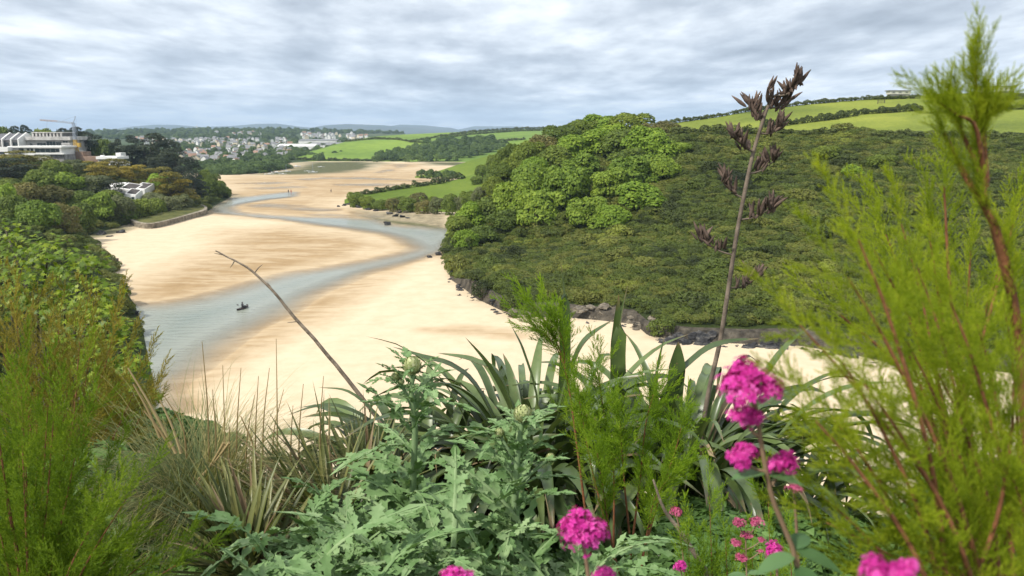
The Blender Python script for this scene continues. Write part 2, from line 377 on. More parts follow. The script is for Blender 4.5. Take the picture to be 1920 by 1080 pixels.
left_o = tag(obj('wooded_hillside', mesh_np('wooded_hillside', left_g.reshape(-1, 3), [grid_faces(*LX.shape)], M['scrub_soil'], None, True)), kind='structure')

# ---- garden bank at the viewer's feet
def bank_z(X, Y):
    s = np.interp(X, [-16, -4, 6, 30], [0.48, 0.86, 0.86, 0.7])
    z = 24.25 - 0.10*np.clip(Y-0.5, 0, 2.6) - s*np.maximum(Y-3.1, 0)
    return z + fbm(X*0.7, Y*0.7, 3, 8)*0.25
bx = np.linspace(-45, 45, 121); by = np.concatenate([np.linspace(-4, 6, 41), np.linspace(6.5, 60, 70)])
BX, BY = np.meshgrid(bx, by); bg_ = np.stack([BX, BY, np.maximum(bank_z(BX, BY), -2)], -1)
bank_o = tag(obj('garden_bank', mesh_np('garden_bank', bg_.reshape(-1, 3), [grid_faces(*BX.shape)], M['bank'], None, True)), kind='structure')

# ================================================================== SAND AND WATER
def poly_sd(px_poly, X, Y, jit=0):
    """signed distance in metres to a shoreline given in photo pixels (negative inside)"""
    c = np.array([Gnp(float(a), float(b)) for a, b in px_poly]); n = len(c)
    best = np.full(X.shape, 1e9); ins = np.zeros(X.shape, bool)
    for i in range(n):
        ax, ay = c[i]; bx_, by_ = c[(i+1) % n]; ex, ey = bx_-ax, by_-ay; l2 = ex*ex+ey*ey+1e-9
        t = np.clip(((X-ax)*ex+(Y-ay)*ey)/l2, 0, 1)
        best = np.minimum(best, (X-ax-t*ex)**2+(Y-ay-t*ey)**2)
        cr_ = ((ay > Y) != (by_ > Y)) & (X < (bx_-ax)*(Y-ay)/(by_-ay+1e-12)+ax)
        ins ^= cr_
    d = np.sqrt(best); return np.where(ins, -d, d)
sx = np.arange(-260, 2181, 5.0); sy = np.concatenate([np.arange(302.4, 345, 0.8), np.arange(345, 450, 1.5), np.arange(450, 1080, 3.0)])
SX, SY = np.meshgrid(sx, sy); X, Y = Gnp(SX, SY)
river = [(545, 361), (500, 365), (450, 371), (420, 379), (398, 389), (408, 399), (450, 404), (520, 410), (600, 421), (660, 429), (720, 440), (757, 451), (773, 462), (765, 471), (740, 479), (680, 490), (600, 503), (540, 511), (480, 526), (420, 544), (360, 559), (300, 568), (200, 574), (150, 640), (150, 820), (352, 770), (332, 735), (345, 715), (385, 692), (430, 652), (480, 618), (540, 588), (575, 565), (610, 545), (650, 528), (720, 505), (760, 492), (800, 482), (845, 470), (870, 440), (860, 432), (800, 427), (740, 421), (700, 413), (650, 408), (580, 408), (500, 404), (440, 398), (430, 390), (450, 382), (500, 375), (552, 368)]
brook = [(690, 323), (722, 317), (742, 311), (752, 307), (775, 308), (762, 314), (738, 321), (712, 325)]
lane1 = [(556, 336), (600, 332.5), (680, 332), (770, 336), (812, 338.5), (770, 339.5), (680, 336), (600, 336), (570, 340)]
lane2 = [(505, 387), (570, 388), (640, 391), (655, 395), (600, 397), (540, 394)]
lane3 = [(640, 398), (655, 391), (690, 400), (720, 406), (700, 411), (655, 406)]
lane5 = [(440, 385), (500, 381), (560, 384), (600, 386), (540, 389), (480, 389)]
lane6 = [(560, 402), (620, 399), (660, 401), (690, 406), (640, 408), (590, 406)]
lane7 = [(600, 345), (700, 343), (760, 347), (700, 349), (640, 348)]
lane8 = [(440, 344), (520, 340), (560, 342), (500, 346)]
lane4 = [(470, 352), (560, 347), (600, 350), (540, 354), (490, 356)]
wob = fbm(X*0.09, Y*0.05, 4, 21)*Y*0.035
sd = poly_sd(river, X, Y) + wob*0.8
depth = np.clip(-(sd-0.012*Y)*0.075, -0.9, 1.2)
for pl in (brook, lane1, lane2, lane3, lane4, lane5, lane6, lane7, lane8):
    s2 = poly_sd(pl, X, Y) + wob*1.0
    depth = np.maximum(depth, np.clip(-s2*0.03, -0.9, 0.25)); sd = np.minimum(sd, s2+2)
def soft(pl, wd, nz=1.0):
    s = poly_sd(pl, X, Y) + nz*fbm(X*0.06, Y*0.03, 4, 33)*Y*0.10
    w_ = wd*Y
    return np.clip(0.5 - s/(2*w_), 0, 1)
wet = np.clip(1-sd/(0.03*Y+1.0), 0, 1)*0.9
wet = np.maximum(wet, soft([(250, 562), (232, 548), (300, 522), (345, 492), (400, 462), (450, 436), (570, 426), (650, 438), (725, 462), (660, 484), (560, 503), (450, 532), (340, 556)], 0.05)*0.85)
wet = np.maximum(wet, soft([(420, 400), (432, 336), (540, 320), (830, 316), (830, 342), (690, 362), (640, 384), (640, 412), (540, 408)], 0.05)*0.8)
wet = np.maximum(wet, soft([(335, 725), (430, 650), (540, 585), (610, 545), (680, 520), (720, 505), (650, 552), (600, 590), (545, 622), (450, 684), (390, 735)], 0.045)*1.0)
wet = np.maximum(wet, soft([(800, 622), (870, 616), (960, 622), (1000, 634), (960, 642), (880, 634), (820, 630)], 0.02, 0.5)*0.8)
silt = soft([(648, 391), (700, 396), (850, 404), (850, 440), (790, 428), (720, 419), (690, 409)], 0.012, 0.4)
silt = np.maximum(silt, soft([(392, 392), (402, 384), (440, 368), (470, 372), (420, 382)], 0.012, 0.4))
marsh = soft([(470, 329), (540, 319), (570, 304), (700, 304), (720, 307), (690, 318), (640, 324), (580, 328)], 0.02, 0.4)
marsh = np.maximum(marsh, soft([(790, 305), (1000, 305), (1000, 313), (820, 311)], 0.02, 0.3))
marsh = np.maximum(marsh, 0.9*soft([(120, 436), (230, 424), (262, 420), (250, 434), (200, 446), (150, 452)], 0.01, 0.5))
marsh = np.maximum(marsh, 0.85*soft([(676, 404), (700, 412), (740, 420), (800, 427), (850, 440), (850, 431), (800, 420), (740, 414), (705, 407)], 0.006, 0.15))
Z = np.where(depth > 0, -depth, np.clip(-depth, 0, 0.9)*0.4)
Z = Z + fbm(X*0.02, Y*0.02, 3, 41)*0.25*np.clip(-depth*4, 0, 1)
m, t, b, o_ = new_mat('sand')
g = nd(t, 'ShaderNodeNewGeometry')
aw = nd(t, 'ShaderNodeAttribute', attribute_name='wet'); asl = nd(t, 'ShaderNodeAttribute', attribute_name='silt'); am = nd(t, 'ShaderNodeAttribute', attribute_name='marsh')
mp = nd(t, 'ShaderNodeMapping', {0: g.outputs['Position'], 3: (0.075, 0.30, 1.0), 2: (0, 0, R(-6))})
rip = nd(t, 'ShaderNodeTexNoise', {'Vector': mp.outputs[0], 'Scale': 1.1, 'Detail': 5.0, 'Roughness': 0.62, 'Distortion': 0.9})
mp2 = nd(t, 'ShaderNodeMapping', {0: g.outputs['Position'], 3: (0.012, 0.045, 1.0), 2: (0, 0, R(8))})
rip2 = nd(t, 'ShaderNodeTexNoise', {'Vector': mp2.outputs[0], 'Scale': 1.2, 'Detail': 4.0, 'Roughness': 0.6, 'Distortion': 0.6})
rr = nd(t, 'ShaderNodeMapRange', {0: math2(t, 'ADD', math2(t, 'MULTIPLY', rip.outputs[0], 0.6), math2(t, 'MULTIPLY', rip2.outputs[0], 0.4)), 1: 0.44, 2: 0.54}).outputs[0]
wetf = math2(t, 'MULTIPLY', aw.outputs['Fac'], math2(t, 'ADD', math2(t, 'MULTIPLY', rr, 0.45), 0.58), True)
fine = nd(t, 'ShaderNodeTexNoise', {'Vector': g.outputs['Position'], 'Scale': 0.35, 'Detail': 8.0, 'Roughness': 0.7})
dry = rampn(t, fine.outputs[0], [(0.3, (0.52, 0.415, 0.28)), (0.5, (0.57, 0.462, 0.32)), (0.7, (0.61, 0.50, 0.355))])
wetc = rampn(t, fine.outputs[0], [(0.3, (0.25, 0.16, 0.073)), (0.7, (0.335, 0.225, 0.11))])
c = nd(t, 'ShaderNodeMix', {0: wetf, 6: dry, 7: wetc}, data_type='RGBA').outputs[2]
siltc = rampn(t, fine.outputs[0], [(0.35, (0.16, 0.135, 0.085)), (0.62, (0.36, 0.30, 0.20))])
c = nd(t, 'ShaderNodeMix', {0: asl.outputs['Fac'], 6: c, 7: siltc}, data_type='RGBA').outputs[2]
marc = rampn(t, fine.outputs[0], [(0.35, (0.055, 0.065, 0.03)), (0.65, (0.13, 0.125, 0.06))])
c = nd(t, 'ShaderNodeMix', {0: am.outputs['Fac'], 6: c, 7: marc}, data_type='RGBA').outputs[2]
t.links.new(c, b.inputs['Base Color'])
rg = nd(t, 'ShaderNodeMapRange', {0: wetf, 1: 0.2, 2: 1.0, 3: 0.95, 4: 0.8}).outputs[0]; t.links.new(rg, b.inputs['Roughness'])
b.inputs['Specular IOR Level'].default_value = 0.06
hgt = math2(t, 'ADD', math2(t, 'MULTIPLY', rip.outputs[0], 0.25), math2(t, 'MULTIPLY', fine.outputs[0], 0.08))
bp = nd(t, 'ShaderNodeBump', {'Height': hgt, 'Strength': 0.55, 'Distance': 0.8}); t.links.new(bp.outputs[0], b.inputs['Normal'])
M['sand'] = m
sand_o = tag(obj('sand', mesh_np('sand', np.stack([X, Y, Z], -1).reshape(-1, 3), [grid_faces(*X.shape)], m, {'wet': wet, 'silt': silt, 'marsh': marsh}, True)), kind='structure')
# water: a level sheet, only where the bed dips below it
m, t, b, o_ = new_mat('water')
g = nd(t, 'ShaderNodeNewGeometry'); ad = nd(t, 'ShaderNodeAttribute', attribute_name='depth')
mp = nd(t, 'ShaderNodeMapping', {0: g.outputs['Position'], 3: (0.5, 1.3, 1.0)})
wv = nd(t, 'ShaderNodeTexNoise', {'Vector': mp.outputs[0], 'Scale': 0.8, 'Detail': 4.0, 'Roughness': 0.6})
bp = nd(t, 'ShaderNodeBump', {'Height': wv.outputs[0], 'Strength': 0.5, 'Distance': 0.4})
c = rampn(t, ad.outputs['Fac'], [(0.0, (0.36, 0.31, 0.22)), (0.3, (0.29, 0.295, 0.24)), (1.0, (0.19, 0.225, 0.19))])
t.links.new(c, b.inputs['Base Color']); b.inputs['Roughness'].default_value = 0.2; b.inputs['IOR'].default_value = 1.33
t.links.new(bp.outputs[0], b.inputs['Normal'])
tr = nd(t, 'ShaderNodeBsdfTransparent')
op = nd(t, 'ShaderNodeMapRange', {0: ad.outputs['Fac'], 1: 0.0, 2: 0.55, 3: 0.10, 4: 0.95}).outputs[0]
ms = nd(t, 'ShaderNodeMixShader', {0: op}); t.links.new(tr.outputs[0], ms.inputs[1]); t.links.new(b.outputs[0], ms.inputs[2]); t.links.new(ms.outputs[0], o_.inputs[0])
M['water'] = m
fc = grid_faces(*X.shape); keep = (depth.ravel()[fc] > -0.05).any(1); fc = fc[keep]
used = np.unique(fc); rm = np.full(X.size, -1); rm[used] = np.arange(len(used))
wv_ = np.stack([X, Y, np.zeros_like(X)-0.015], -1).reshape(-1, 3)[used]
tag(obj('river_water', mesh_np('river_water', wv_, [rm[fc]], m, {'depth': np.clip(depth.ravel()[used], 0, 1)}, True)), kind='structure')

# ------------------------------------------------------------------ ray casting onto the land
def bvh_of(objs):
    vs, ps = [], []
    for o in objs:
        me = o.data; n0 = len(vs)
        co = np.empty(len(me.vertices)*3, np.float32); me.vertices.foreach_get('co', co)
        vs.extend(map(tuple, co.reshape(-1, 3).tolist()))
        ps.extend([tuple(i+n0 for i in p.vertices) for p in me.polygons])
    return BVHTree.FromPolygons(vs, ps)
LAND = bvh_of([scrub_o, past_o, spur_o, spur2_o, far_o, town_o, left_o, sand_o])
HILL_R = bvh_of([scrub_o, past_o]); HILL_L = bvh_of([left_o])
def hit(x, y, tree=None):
    r = ray(x, y).normalized()
    h = (tree or LAND).ray_cast(Vector((0, 0, CAMZ)), r)
    return h[0]
def ground_at(X, Y, tree=None):
    h = (tree or LAND).ray_cast(Vector((X, Y, 400)), Vector((0, 0, -1)))
    return h[0] if h[0] is not None else Vector((X, Y, 0))
# ================================================================== VEGETATION KIT
def unit(v): return v/(np.linalg.norm(v, axis=-1, keepdims=True)+1e-9)
def leaf_quads(p, nrm, size, r, aspect=0.6, up=None):
    """rhombic leaves at p facing nrm"""
    n = len(p); a = r.normal(size=(n, 3)); a = unit(a - nrm*np.sum(a*nrm, 1, keepdims=True)); b = np.cross(nrm, a)
    s = (size*r.uniform(0.65, 1.35, n))[:, None]
    bend = nrm*s*0.18
    v = np.stack([p-a*s, p+b*s*aspect-bend, p+a*s, p-b*s*aspect-bend], 1).reshape(-1, 3)
    f = np.arange(n*4).reshape(-1, 4)
    return v, f
def crown_pts(seed, lobes, n, lobe_r=(0.3, 0.48), flat=1.0, spread=(0.62, 0.62, 0.55), layered=False, top=True):
    r = np.random.default_rng(seed)
    if layered:
        k = lobes; z = np.linspace(-0.75, 0.85, k) + r.normal(0, 0.06, k); rad = 0.62*np.sqrt(np.clip(1-(z*0.8)**2, 0.08, 1))*r.uniform(0.35, 1, k)
        th = r.uniform(0, 6.28, k); c = np.stack([rad*np.cos(th), rad*np.sin(th), z*0.9], 1); lr = r.uniform(*lobe_r, k)
    else:
        c = unit(r.normal(size=(lobes, 3)))*(r.uniform(0.3, 1, lobes)**0.6)[:, None]; c = c*np.array(spread)
        c[0] = 0; lr = r.uniform(*lobe_r, lobes); lr[0] = 0.6
    fl = np.array([1, 1, flat])
    area = lr**2; which = r.choice(lobes, n*2, p=area/area.sum())
    d = unit(r.normal(size=(n*2, 3))); d[:, 2] = np.where(d[:, 2] < -0.35, -d[:, 2], d[:, 2])
    p = c[which] + d*fl*lr[which][:, None]*r.uniform(0.82, 1.06, (n*2, 1))
    nrm = unit(d/fl)
    ok = np.ones(len(p), bool)
    for i in range(lobes):
        q = np.linalg.norm((p-c[i])/fl, axis=1)/lr[i]; ok &= ~((q < 0.75) & (which != i))
    p, nrm = p[ok][:n], nrm[ok][:n]
    return p, nrm, r
def crown_mesh(name, seed, mat, lobes=16, n=3500, leaf=0.07, aspect=0.6, jitter=0.75, **k):
    p, nrm, r = crown_pts(seed, lobes, n, **k)
    nn = unit(nrm + r.normal(0, jitter*0.6, p.shape) + np.array([0, 0, 0.25]))
    v, f = leaf_quads(p, nn, leaf, r, aspect)
    lo, hi = v.min(0), v.max(0)
    v = (v-np.array([(lo[0]+hi[0])/2, (lo[1]+hi[1])/2, lo[2]]))/np.array([(hi[0]-lo[0]), (hi[1]-lo[1]), hi[2]-lo[2]])
    rnd = np.repeat(r.uniform(0, 1, len(p)), 4)
    return mesh_np(name, v, [f], mat, {'rnd': rnd})
def trunk_mesh(name, seed, mat, limbs=5):
    r = np.random.default_rng(seed); mb = MB()
    mb.tube(catmull([(0, 0, -0.1), (0.01, 0.0, 0.2), (r.normal(0, .02), r.normal(0, .02), 0.5), (r.normal(0, .03), r.normal(0, .03), 0.8)], 8), np.linspace(0.045, 0.012, 8), 7)
    for i in range(limbs):
        a = i*6.28/limbs + r.uniform(0, 0.8); z0 = r.uniform(0.22, 0.5); l = r.uniform(0.25, 0.4)
        mb.tube(catmull([(0, 0, z0), (math.cos(a)*l*0.5, math.sin(a)*l*0.5, z0+0.14), (math.cos(a)*l, math.sin(a)*l, z0+r.uniform(0.22, 0.38))], 6), np.linspace(0.022, 0.006, 6), 5)
    return mb.mesh(name, mat, True)
M['bark'] = plain('bark', (0.10, 0.085, 0.065), 0.9, 0.3, 4, 0.5, 20)
M['darkbark'] = plain('dark_bark', (0.055, 0.045, 0.035), 0.9, 0.3, 4, 0.5, 20)
FM = {
 'syc':   foliage('sycamore_leaf', [(0.080, 0.136, 0.014), (0.146, 0.217, 0.022), (0.244, 0.322, 0.034)], 0.08, 0.55, 0.45, 0.3),
 'lime':  foliage('lime_leaf', [(0.106, 0.179, 0.014), (0.166, 0.254, 0.021), (0.250, 0.336, 0.032)], 0.08, 0.55, 0.35, 0.3),
 'oak':   foliage('oak_leaf', [(0.063, 0.097, 0.015), (0.118, 0.164, 0.020), (0.188, 0.228, 0.029)], 0.08, 0.5, 0.5, 0.3),
 'dull':  foliage('dull_leaf', [(0.083, 0.084, 0.023), (0.135, 0.128, 0.035), (0.198, 0.173, 0.052)], 0.08, 0.5, 0.5, 0.3),
 'pine':  foliage('pine_needles', [(0.015, 0.026, 0.014), (0.025, 0.038, 0.018), (0.046, 0.057, 0.023)], 0.08, 0.6, 0.4, 0.2, 0.05),
 'gold':  foliage('golden_cypress', [(0.074, 0.078, 0.013), (0.165, 0.143, 0.018), (0.330, 0.247, 0.026)], 0.12, 0.6, 0.4, 0.3, 0.15),
 'grey':  foliage('grey_leaf', [(0.074, 0.090, 0.039), (0.124, 0.143, 0.058), (0.181, 0.195, 0.085)], 0.08, 0.5, 0.5, 0.3),
 'scrub': foliage('scrub_leaf', [(0.020, 0.030, 0.009), (0.050, 0.066, 0.013), (0.090, 0.125, 0.016), (0.125, 0.130, 0.026), (0.20, 0.235, 0.03)], 0.05, 0.35, 0.9, 1.0, 0.15),
 'hedge': foliage('hedge_leaf', [(0.036, 0.051, 0.013), (0.066, 0.087, 0.017), (0.116, 0.135, 0.026)], 0.05, 0.6, 0.3, 0.4, 0.12),
 'wood':  foliage('woodland_leaf', [(0.041, 0.072, 0.019), (0.074, 0.120, 0.026), (0.124, 0.180, 0.039)], 0.02, 0.5, 0.6, 0.3, 0.12),
}
CR = {}
def variants(kind, cnt_, **k):
    CR[kind] = [crown_mesh(kind+'_crown', 100*len(CR)+i, FM[k.get('mk', kind)], **{a: b for a, b in k.items() if a != 'mk'}) for i in range(cnt_)]
variants('syc', 3, lobes=22, n=4200, leaf=0.062, lobe_r=(0.22, 0.36))
variants('lime', 3, lobes=18, n=3600, leaf=0.062, lobe_r=(0.22, 0.38))
variants('oak', 3, lobes=20, n=3600, leaf=0.055, lobe_r=(0.22, 0.36))
variants('dull', 3, lobes=20, n=2600, leaf=0.05, lobe_r=(0.22, 0.34))
variants('pine', 3, lobes=20, n=3600, leaf=0.055, aspect=0.35, layered=True, flat=0.42, lobe_r=(0.26, 0.5))
variants('gold', 3, lobes=18, n=3400, leaf=0.06, aspect=0.35, layered=True, flat=0.35, lobe_r=(0.28, 0.5))
variants('grey', 3, lobes=18, n=3000, leaf=0.05, lobe_r=(0.22, 0.36))
variants('scrub', 5, lobes=16, n=1100, leaf=0.07, aspect=0.5, flat=0.6, lobe_r=(0.25, 0.42), spread=(0.7, 0.7, 0.35))
variants('wood', 3, lobes=14, n=1100, leaf=0.085, lobe_r=(0.26, 0.42))
variants('hedgeb', 3, mk='hedge', lobes=10, n=420, leaf=0.11, lobe_r=(0.28, 0.45), flat=0.8)
TR = [trunk_mesh('trunk', 900+i, M['bark']) for i in range(3)]
def tree(cx, yb, wpx, hpx, kind, name, label, cat='tree', group=None, land=None, d=None, trunk=True, sink=0.06):
    """a tree whose crown's foot shows at pixel (cx, yb) and is wpx by hpx in the photograph"""
    p = hit(cx, yb, land) if d is None else P(cx, yb, d)
    y2 = yb
    while p is None and y2 < yb+40:          # the foot is behind a crest: stand it on the crest and let it show as high
        y2 += 1; p = hit(cx, y2, land)
    if p is None: return None
    hpx += (y2-yb)
    if d is not None:
        g_ = ground_at(p.x, p.y, land); hpx += (p.z-g_.z)*F/d; p = g_
    dist = p.y; w = wpx*dist/F; h = hpx*dist/F/0.97
    e = empty(name, p, random.uniform(0, 6.28), label, cat, group)
    tr = 0.22*h
    if trunk: obj('trunk', random.choice(TR), e, (0, 0, -tr*0.6), None, (h*0.9, h*0.9, h*1.0))
    obj('crown', random.choice(CR[kind]), e, (0, 0, -sink*h), None, (w, w*random.uniform(0.85, 1.05), h*(1+sink)))
    return e

# ------------------------------------------------------------------ scatter (only for cover nobody could count)
def scatter(name, pts, scl, rot, src, kind='stuff', parent=None):
    me = bpy.data.meshes.new(name); n = len(pts)
    me.vertices.add(n); me.vertices.foreach_set('co', np.asarray(pts, np.float32).ravel())
    a = me.attributes.new('sc', 'FLOAT_VECTOR', 'POINT'); a.data.foreach_set('vector', np.asarray(scl, np.float32).ravel())
    a = me.attributes.new('rt', 'FLOAT_VECTOR', 'POINT'); a.data.foreach_set('vector', np.asarray(rot, np.float32).ravel())
    a = me.attributes.new('ix', 'INT', 'POINT'); a.data.foreach_set('value', np.random.default_rng(n).integers(0, len(src), n).astype(np.int32))
    o = obj(name, me, parent); 
    if kind: o['kind'] = kind
    ng = bpy.data.node_groups.new(name+'_scatter', 'GeometryNodeTree')
    ng.interface.new_socket('Geometry', in_out='INPUT', socket_type='NodeSocketGeometry'); ng.interface.new_socket('Geometry', in_out='OUTPUT', socket_type='NodeSocketGeometry')
    gi = ng.nodes.new('NodeGroupInput'); go = ng.nodes.new('NodeGroupOutput'); ip = ng.nodes.new('GeometryNodeInstanceOnPoints'); jn = ng.nodes.new('GeometryNodeJoinGeometry')
    for s in src:
        oi = ng.nodes.new('GeometryNodeObjectInfo'); oi.inputs[0].default_value = s; oi.transform_space = 'ORIGINAL'
        gt = ng.nodes.new('GeometryNodeGeometryToInstance'); ng.links.new(oi.outputs['Geometry'], gt.inputs[0]); ng.links.new(gt.outputs[0], jn.inputs[0])
    def na(nm, ty):
        q = ng.nodes.new('GeometryNodeInputNamedAttribute'); q.data_type = ty; q.inputs[0].default_value = nm; return q.outputs[0]
    ng.links.new(gi.outputs[0], ip.inputs['Points']); ng.links.new(jn.outputs[0], ip.inputs['Instance']); ip.inputs['Pick Instance'].default_value = True
    ng.links.new(na('ix', 'INT'), ip.inputs['Instance Index']); ng.links.new(na('rt', 'FLOAT_VECTOR'), ip.inputs['Rotation']); ng.links.new(na('sc', 'FLOAT_VECTOR'), ip.inputs['Scale'])
    ng.links.new(ip.outputs[0], go.inputs[0])
    md = o.modifiers.new('scatter', 'NODES'); md.node_group = ng
    return o
def sample_grid(g, rows, n, r, weight=None):
    """points spread evenly over part of a terrain grid"""
    a = g[rows][:-1, :-1]; b_ = g[rows][:-1, 1:]; c_ = g[rows][1:, :-1]; d_ = g[rows][1:, 1:]
    ar = np.linalg.norm(np.cross(b_-a, c_-a), axis=-1)
    if weight is not None: ar = ar*weight(a)
    ar = ar.ravel(); k = r.choice(len(ar), n, p=ar/ar.sum()); u = r.uniform(size=(n, 1)); v = r.uniform(size=(n, 1))
    A, B, C, D = (q.reshape(-1, 3)[k] for q in (a, b_, c_, d_))
    return A*(1-u)*(1-v)+B*u*(1-v)+C*(1-u)*v+D*u*v
def bush(cx, yb, wpx, hpx, kind, label, group=None, land=None, name='bush', cat='bush'):
    return tree(cx, yb, wpx, hpx, kind, name, label, cat, group, land, None, False, 0.1)

# ================================================================== THE SCRUB HILL
srcs = []
for i, (x, y, w, h) in enumerate([(858, 512, 50, 42), (905, 555, 46, 36), (868, 470, 46, 36), (960, 580, 50, 36), (1240, 628, 60, 40)]):
    lab = ['rounded scrub bush at the beach corner of the hill', 'low scrub bush just above the dark beach rocks', 'scrub bush at the river edge of the hill', 'broad scrub bush above the pale rock ledge', 'scrub bush hanging over the rocks behind the flax'][i]
    p = hit(x, y, HILL_R) or P(x, y, 150)
    e = empty('scrub_bush', p, 0, lab, 'bush', 'scrub bushes along the foot of the hill')
    c_ = obj('crown', CR['scrub'][i], e, (0, 0, -0.3), None, (w*p.y/F, w*p.y/F, h*p.y/F)); srcs.append(c_)
r_ = np.random.default_rng(5)
pts = sample_grid(scrub_g, slice(5, None), 27000, r_)
n = len(pts); s = 1.1+3.2*r_.uniform(0, 1, n)**2.2*np.interp(pts[:, 1], [80, 230], [0.75, 1.05]); big = r_.uniform(size=n) < 0.04; s[big] *= 1.7
sc_ = np.stack([s, s*r_.uniform(0.8, 1.1, n), s*r_.uniform(0.26, 0.52, n)], 1); pts[:, 2] -= s*0.06
scatter('hillside_scrub', pts, sc_, np.stack([r_.normal(0, .1, n), r_.normal(0, .1, n), r_.uniform(0, 6.28, n)], 1), srcs)
tag(bpy.data.objects['hillside_scrub'], 'dense wind-clipped scrub covering the right-hand hillside', 'scrub')

# trees on the hill: crown foot pixel, width, height, kind, label
RT = [
 (1133, 262, 92, 46, 'lime', 'tall light green tree on the very top of the wooded hill'),
 (1178, 262, 96, 48, 'oak', 'rounded olive tree right of the hilltop peak'),
 (1093, 266, 84, 40, 'oak', 'olive tree left of the hilltop peak'),
 (1222, 262, 70, 30, 'dull', 'brownish thorn tree beside the pasture corner'),
 (1250, 250, 60, 22, 'dull', 'low brown thorn thicket at the left end of the pasture'),
 (1056, 282, 80, 46, 'oak', None), (1022, 300, 76, 46, 'dull', None), (992, 318, 70, 52, 'oak', None), (966, 338, 60, 52, 'oak', None), (942, 355, 50, 50, 'hedgey', None),
 (925, 372, 46, 42, 'oak', None), (1075, 300, 90, 46, 'lime', None), (1040, 322, 80, 48, 'oak', None), (1005, 345, 70, 50, 'lime', None),
 (1120, 292, 100, 48, 'lime', None), (1168, 296, 110, 52, 'oak', None), (1150, 270, 84, 40, 'lime', None),
 (1222, 302, 110, 64, 'lime', 'big domed yellow-green tree on the upper hill edge'),
 (1180, 322, 90, 44, 'oak', None),
 (1092, 338, 84, 50, 'syc', 'dark-centred sycamore below the olive hilltop trees'),
 (1188, 350, 104, 58, 'syc', 'wide pale sycamore in the middle of the hill'),
 (1142, 372, 84, 58, 'syc', 'sycamore in front of the wide pale one'),
 (1240, 340, 74, 50, 'syc', 'sycamore at the right end of the hill grove'),
 (1000, 372, 92, 66, 'syc', 'leafy sycamore at the left of the grove'),
 (1058, 384, 96, 72, 'syc', 'big full sycamore in the centre left of the grove'),
 (965, 402, 92, 62, 'syc', 'lower sycamore at the left edge of the grove'),
 (1012, 418, 100, 62, 'syc', 'low dark sycamore at the foot of the grove'),
 (1205, 392, 104, 52, 'lime', 'yellow-green spreading tree at the right foot of the grove'),
 (1105, 424, 90, 56, 'syc', 'lowest dark green sycamore of the grove'),
 (1145, 430, 70, 46, 'lime', 'small lime-green tree at the very foot of the grove'),
 (912, 418, 70, 48, 'oak', None), (885, 428, 74, 50, 'lime', 'yellowish tree near the river edge of the hill'), (860, 446, 56, 42, 'oak', None), (872, 470, 58, 40, 'lime', None), (946, 432, 76, 40, 'oak', None), (905, 462, 70, 40, 'oak', None),
 (1268, 290, 60, 26, 'syc', 'small bright tree below the pasture corner'), (1600, 332, 44, 24, 'lime', 'small bright bush high on the scrub slope'), (1650, 318, 60, 28, 'oak', 'rounded green tree in the scrub under the upper hedge'), (1545, 300, 60, 26, 'oak', 'round dark tree in the scrub left of the tall grasslike plume'),
]
for cx, yb, w, h, k, lab in RT:
    k = 'oak' if k == 'hedgey' else k
    kind_name = {'syc': 'sycamore_tree', 'lime': 'lime_tree', 'oak': 'oak_tree', 'dull': 'thorn_tree'}[k]
    if lab is None:
        lab = {'lime': 'light green crown in the wood on the hill top', 'oak': 'olive green crown in the wood on the hill top', 'dull': 'brownish crown in the wood on the hill top'}[k]
    tree(cx, yb, w, h, k, kind_name, lab, 'tree', 'trees of the hilltop wood', HILL_R)

# hedges: each one a row of bushes grown together
def hedge(name, line, wpx, hpx, label, land=None, d=None, group='field hedges', kind='hedgeb', step=0.55):
    line = np.array(line, float); seg = np.linalg.norm(np.diff(line, axis=0), axis=1); T = np.concatenate([[0], np.cumsum(seg)])
    root = None; vs, fs, rn = [], [], []; nn = 0; r = np.random.default_rng(int(line[0, 0]))
    srcv = []
    for me in CR[kind]:
        co = np.empty(len(me.vertices)*3, np.float32); me.vertices.foreach_get('co', co); srcv.append(co.reshape(-1, 3))
    q = 0.0; base = None
    while q < T[-1]:
        x = np.interp(q, T, line[:, 0]); y = np.interp(q, T, line[:, 1]); q += wpx*step*r.uniform(0.7, 1.3)
        p = hit(x, y, land); y2 = y
        while p is None and y2 < y+12: y2 += 0.5; p = hit(x, y2, land)
        if p is None: continue
        if base is None: base = p.copy()
        k = p.y/F; w = wpx*k*r.uniform(0.8, 1.5); h = hpx*k*r.uniform(0.65, 1.35)
        v = srcv[r.integers(len(srcv))].copy(); a = r.uniform(0, 6.28); ca, sa = math.cos(a), math.sin(a)
        v = np.stack([v[:, 0]*ca-v[:, 1]*sa, v[:, 0]*sa+v[:, 1]*ca, v[:, 2]-0.08], 1)*np.array([w, w, h]) + np.array(p-base)
        vs.append(v); fs.append(np.arange(len(v)).reshape(-1, 4)+nn); nn += len(v); rn.append(np.repeat(r.uniform(size=len(v)//4), 4))
    if base is None: return
    o = obj(name, mesh_np(name, np.concatenate(vs), [np.concatenate(fs)], FM['hedge'], {'rnd': np.concatenate(rn)}), None, base)
    return tag(o, label, 'hedge', group)
hedge('hedge', [(1242, 232), (1290, 226), (1340, 218), (1420, 206), (1500, 196), (1600, 188), (1720, 184.5)], 12, 8, 'dark hedge running along the skyline above the pasture', HILL_R)
hedge('hedge', [(1430, 240), (1500, 232), (1560, 224), (1620, 214), (1700, 209), (1730, 207)], 16, 13, 'thick hedge between the two sloping pastures', HILL_R)
hedge('hedge', [(1850, 206), (1880, 205), (1930, 205)], 16, 11, 'short dark hedge under the caravans at the right edge', HILL_R)
hedge('hedge', [(1860, 190), (1890, 187), (1930, 184)], 14, 10, 'hedge on the skyline at the right edge', HILL_R)
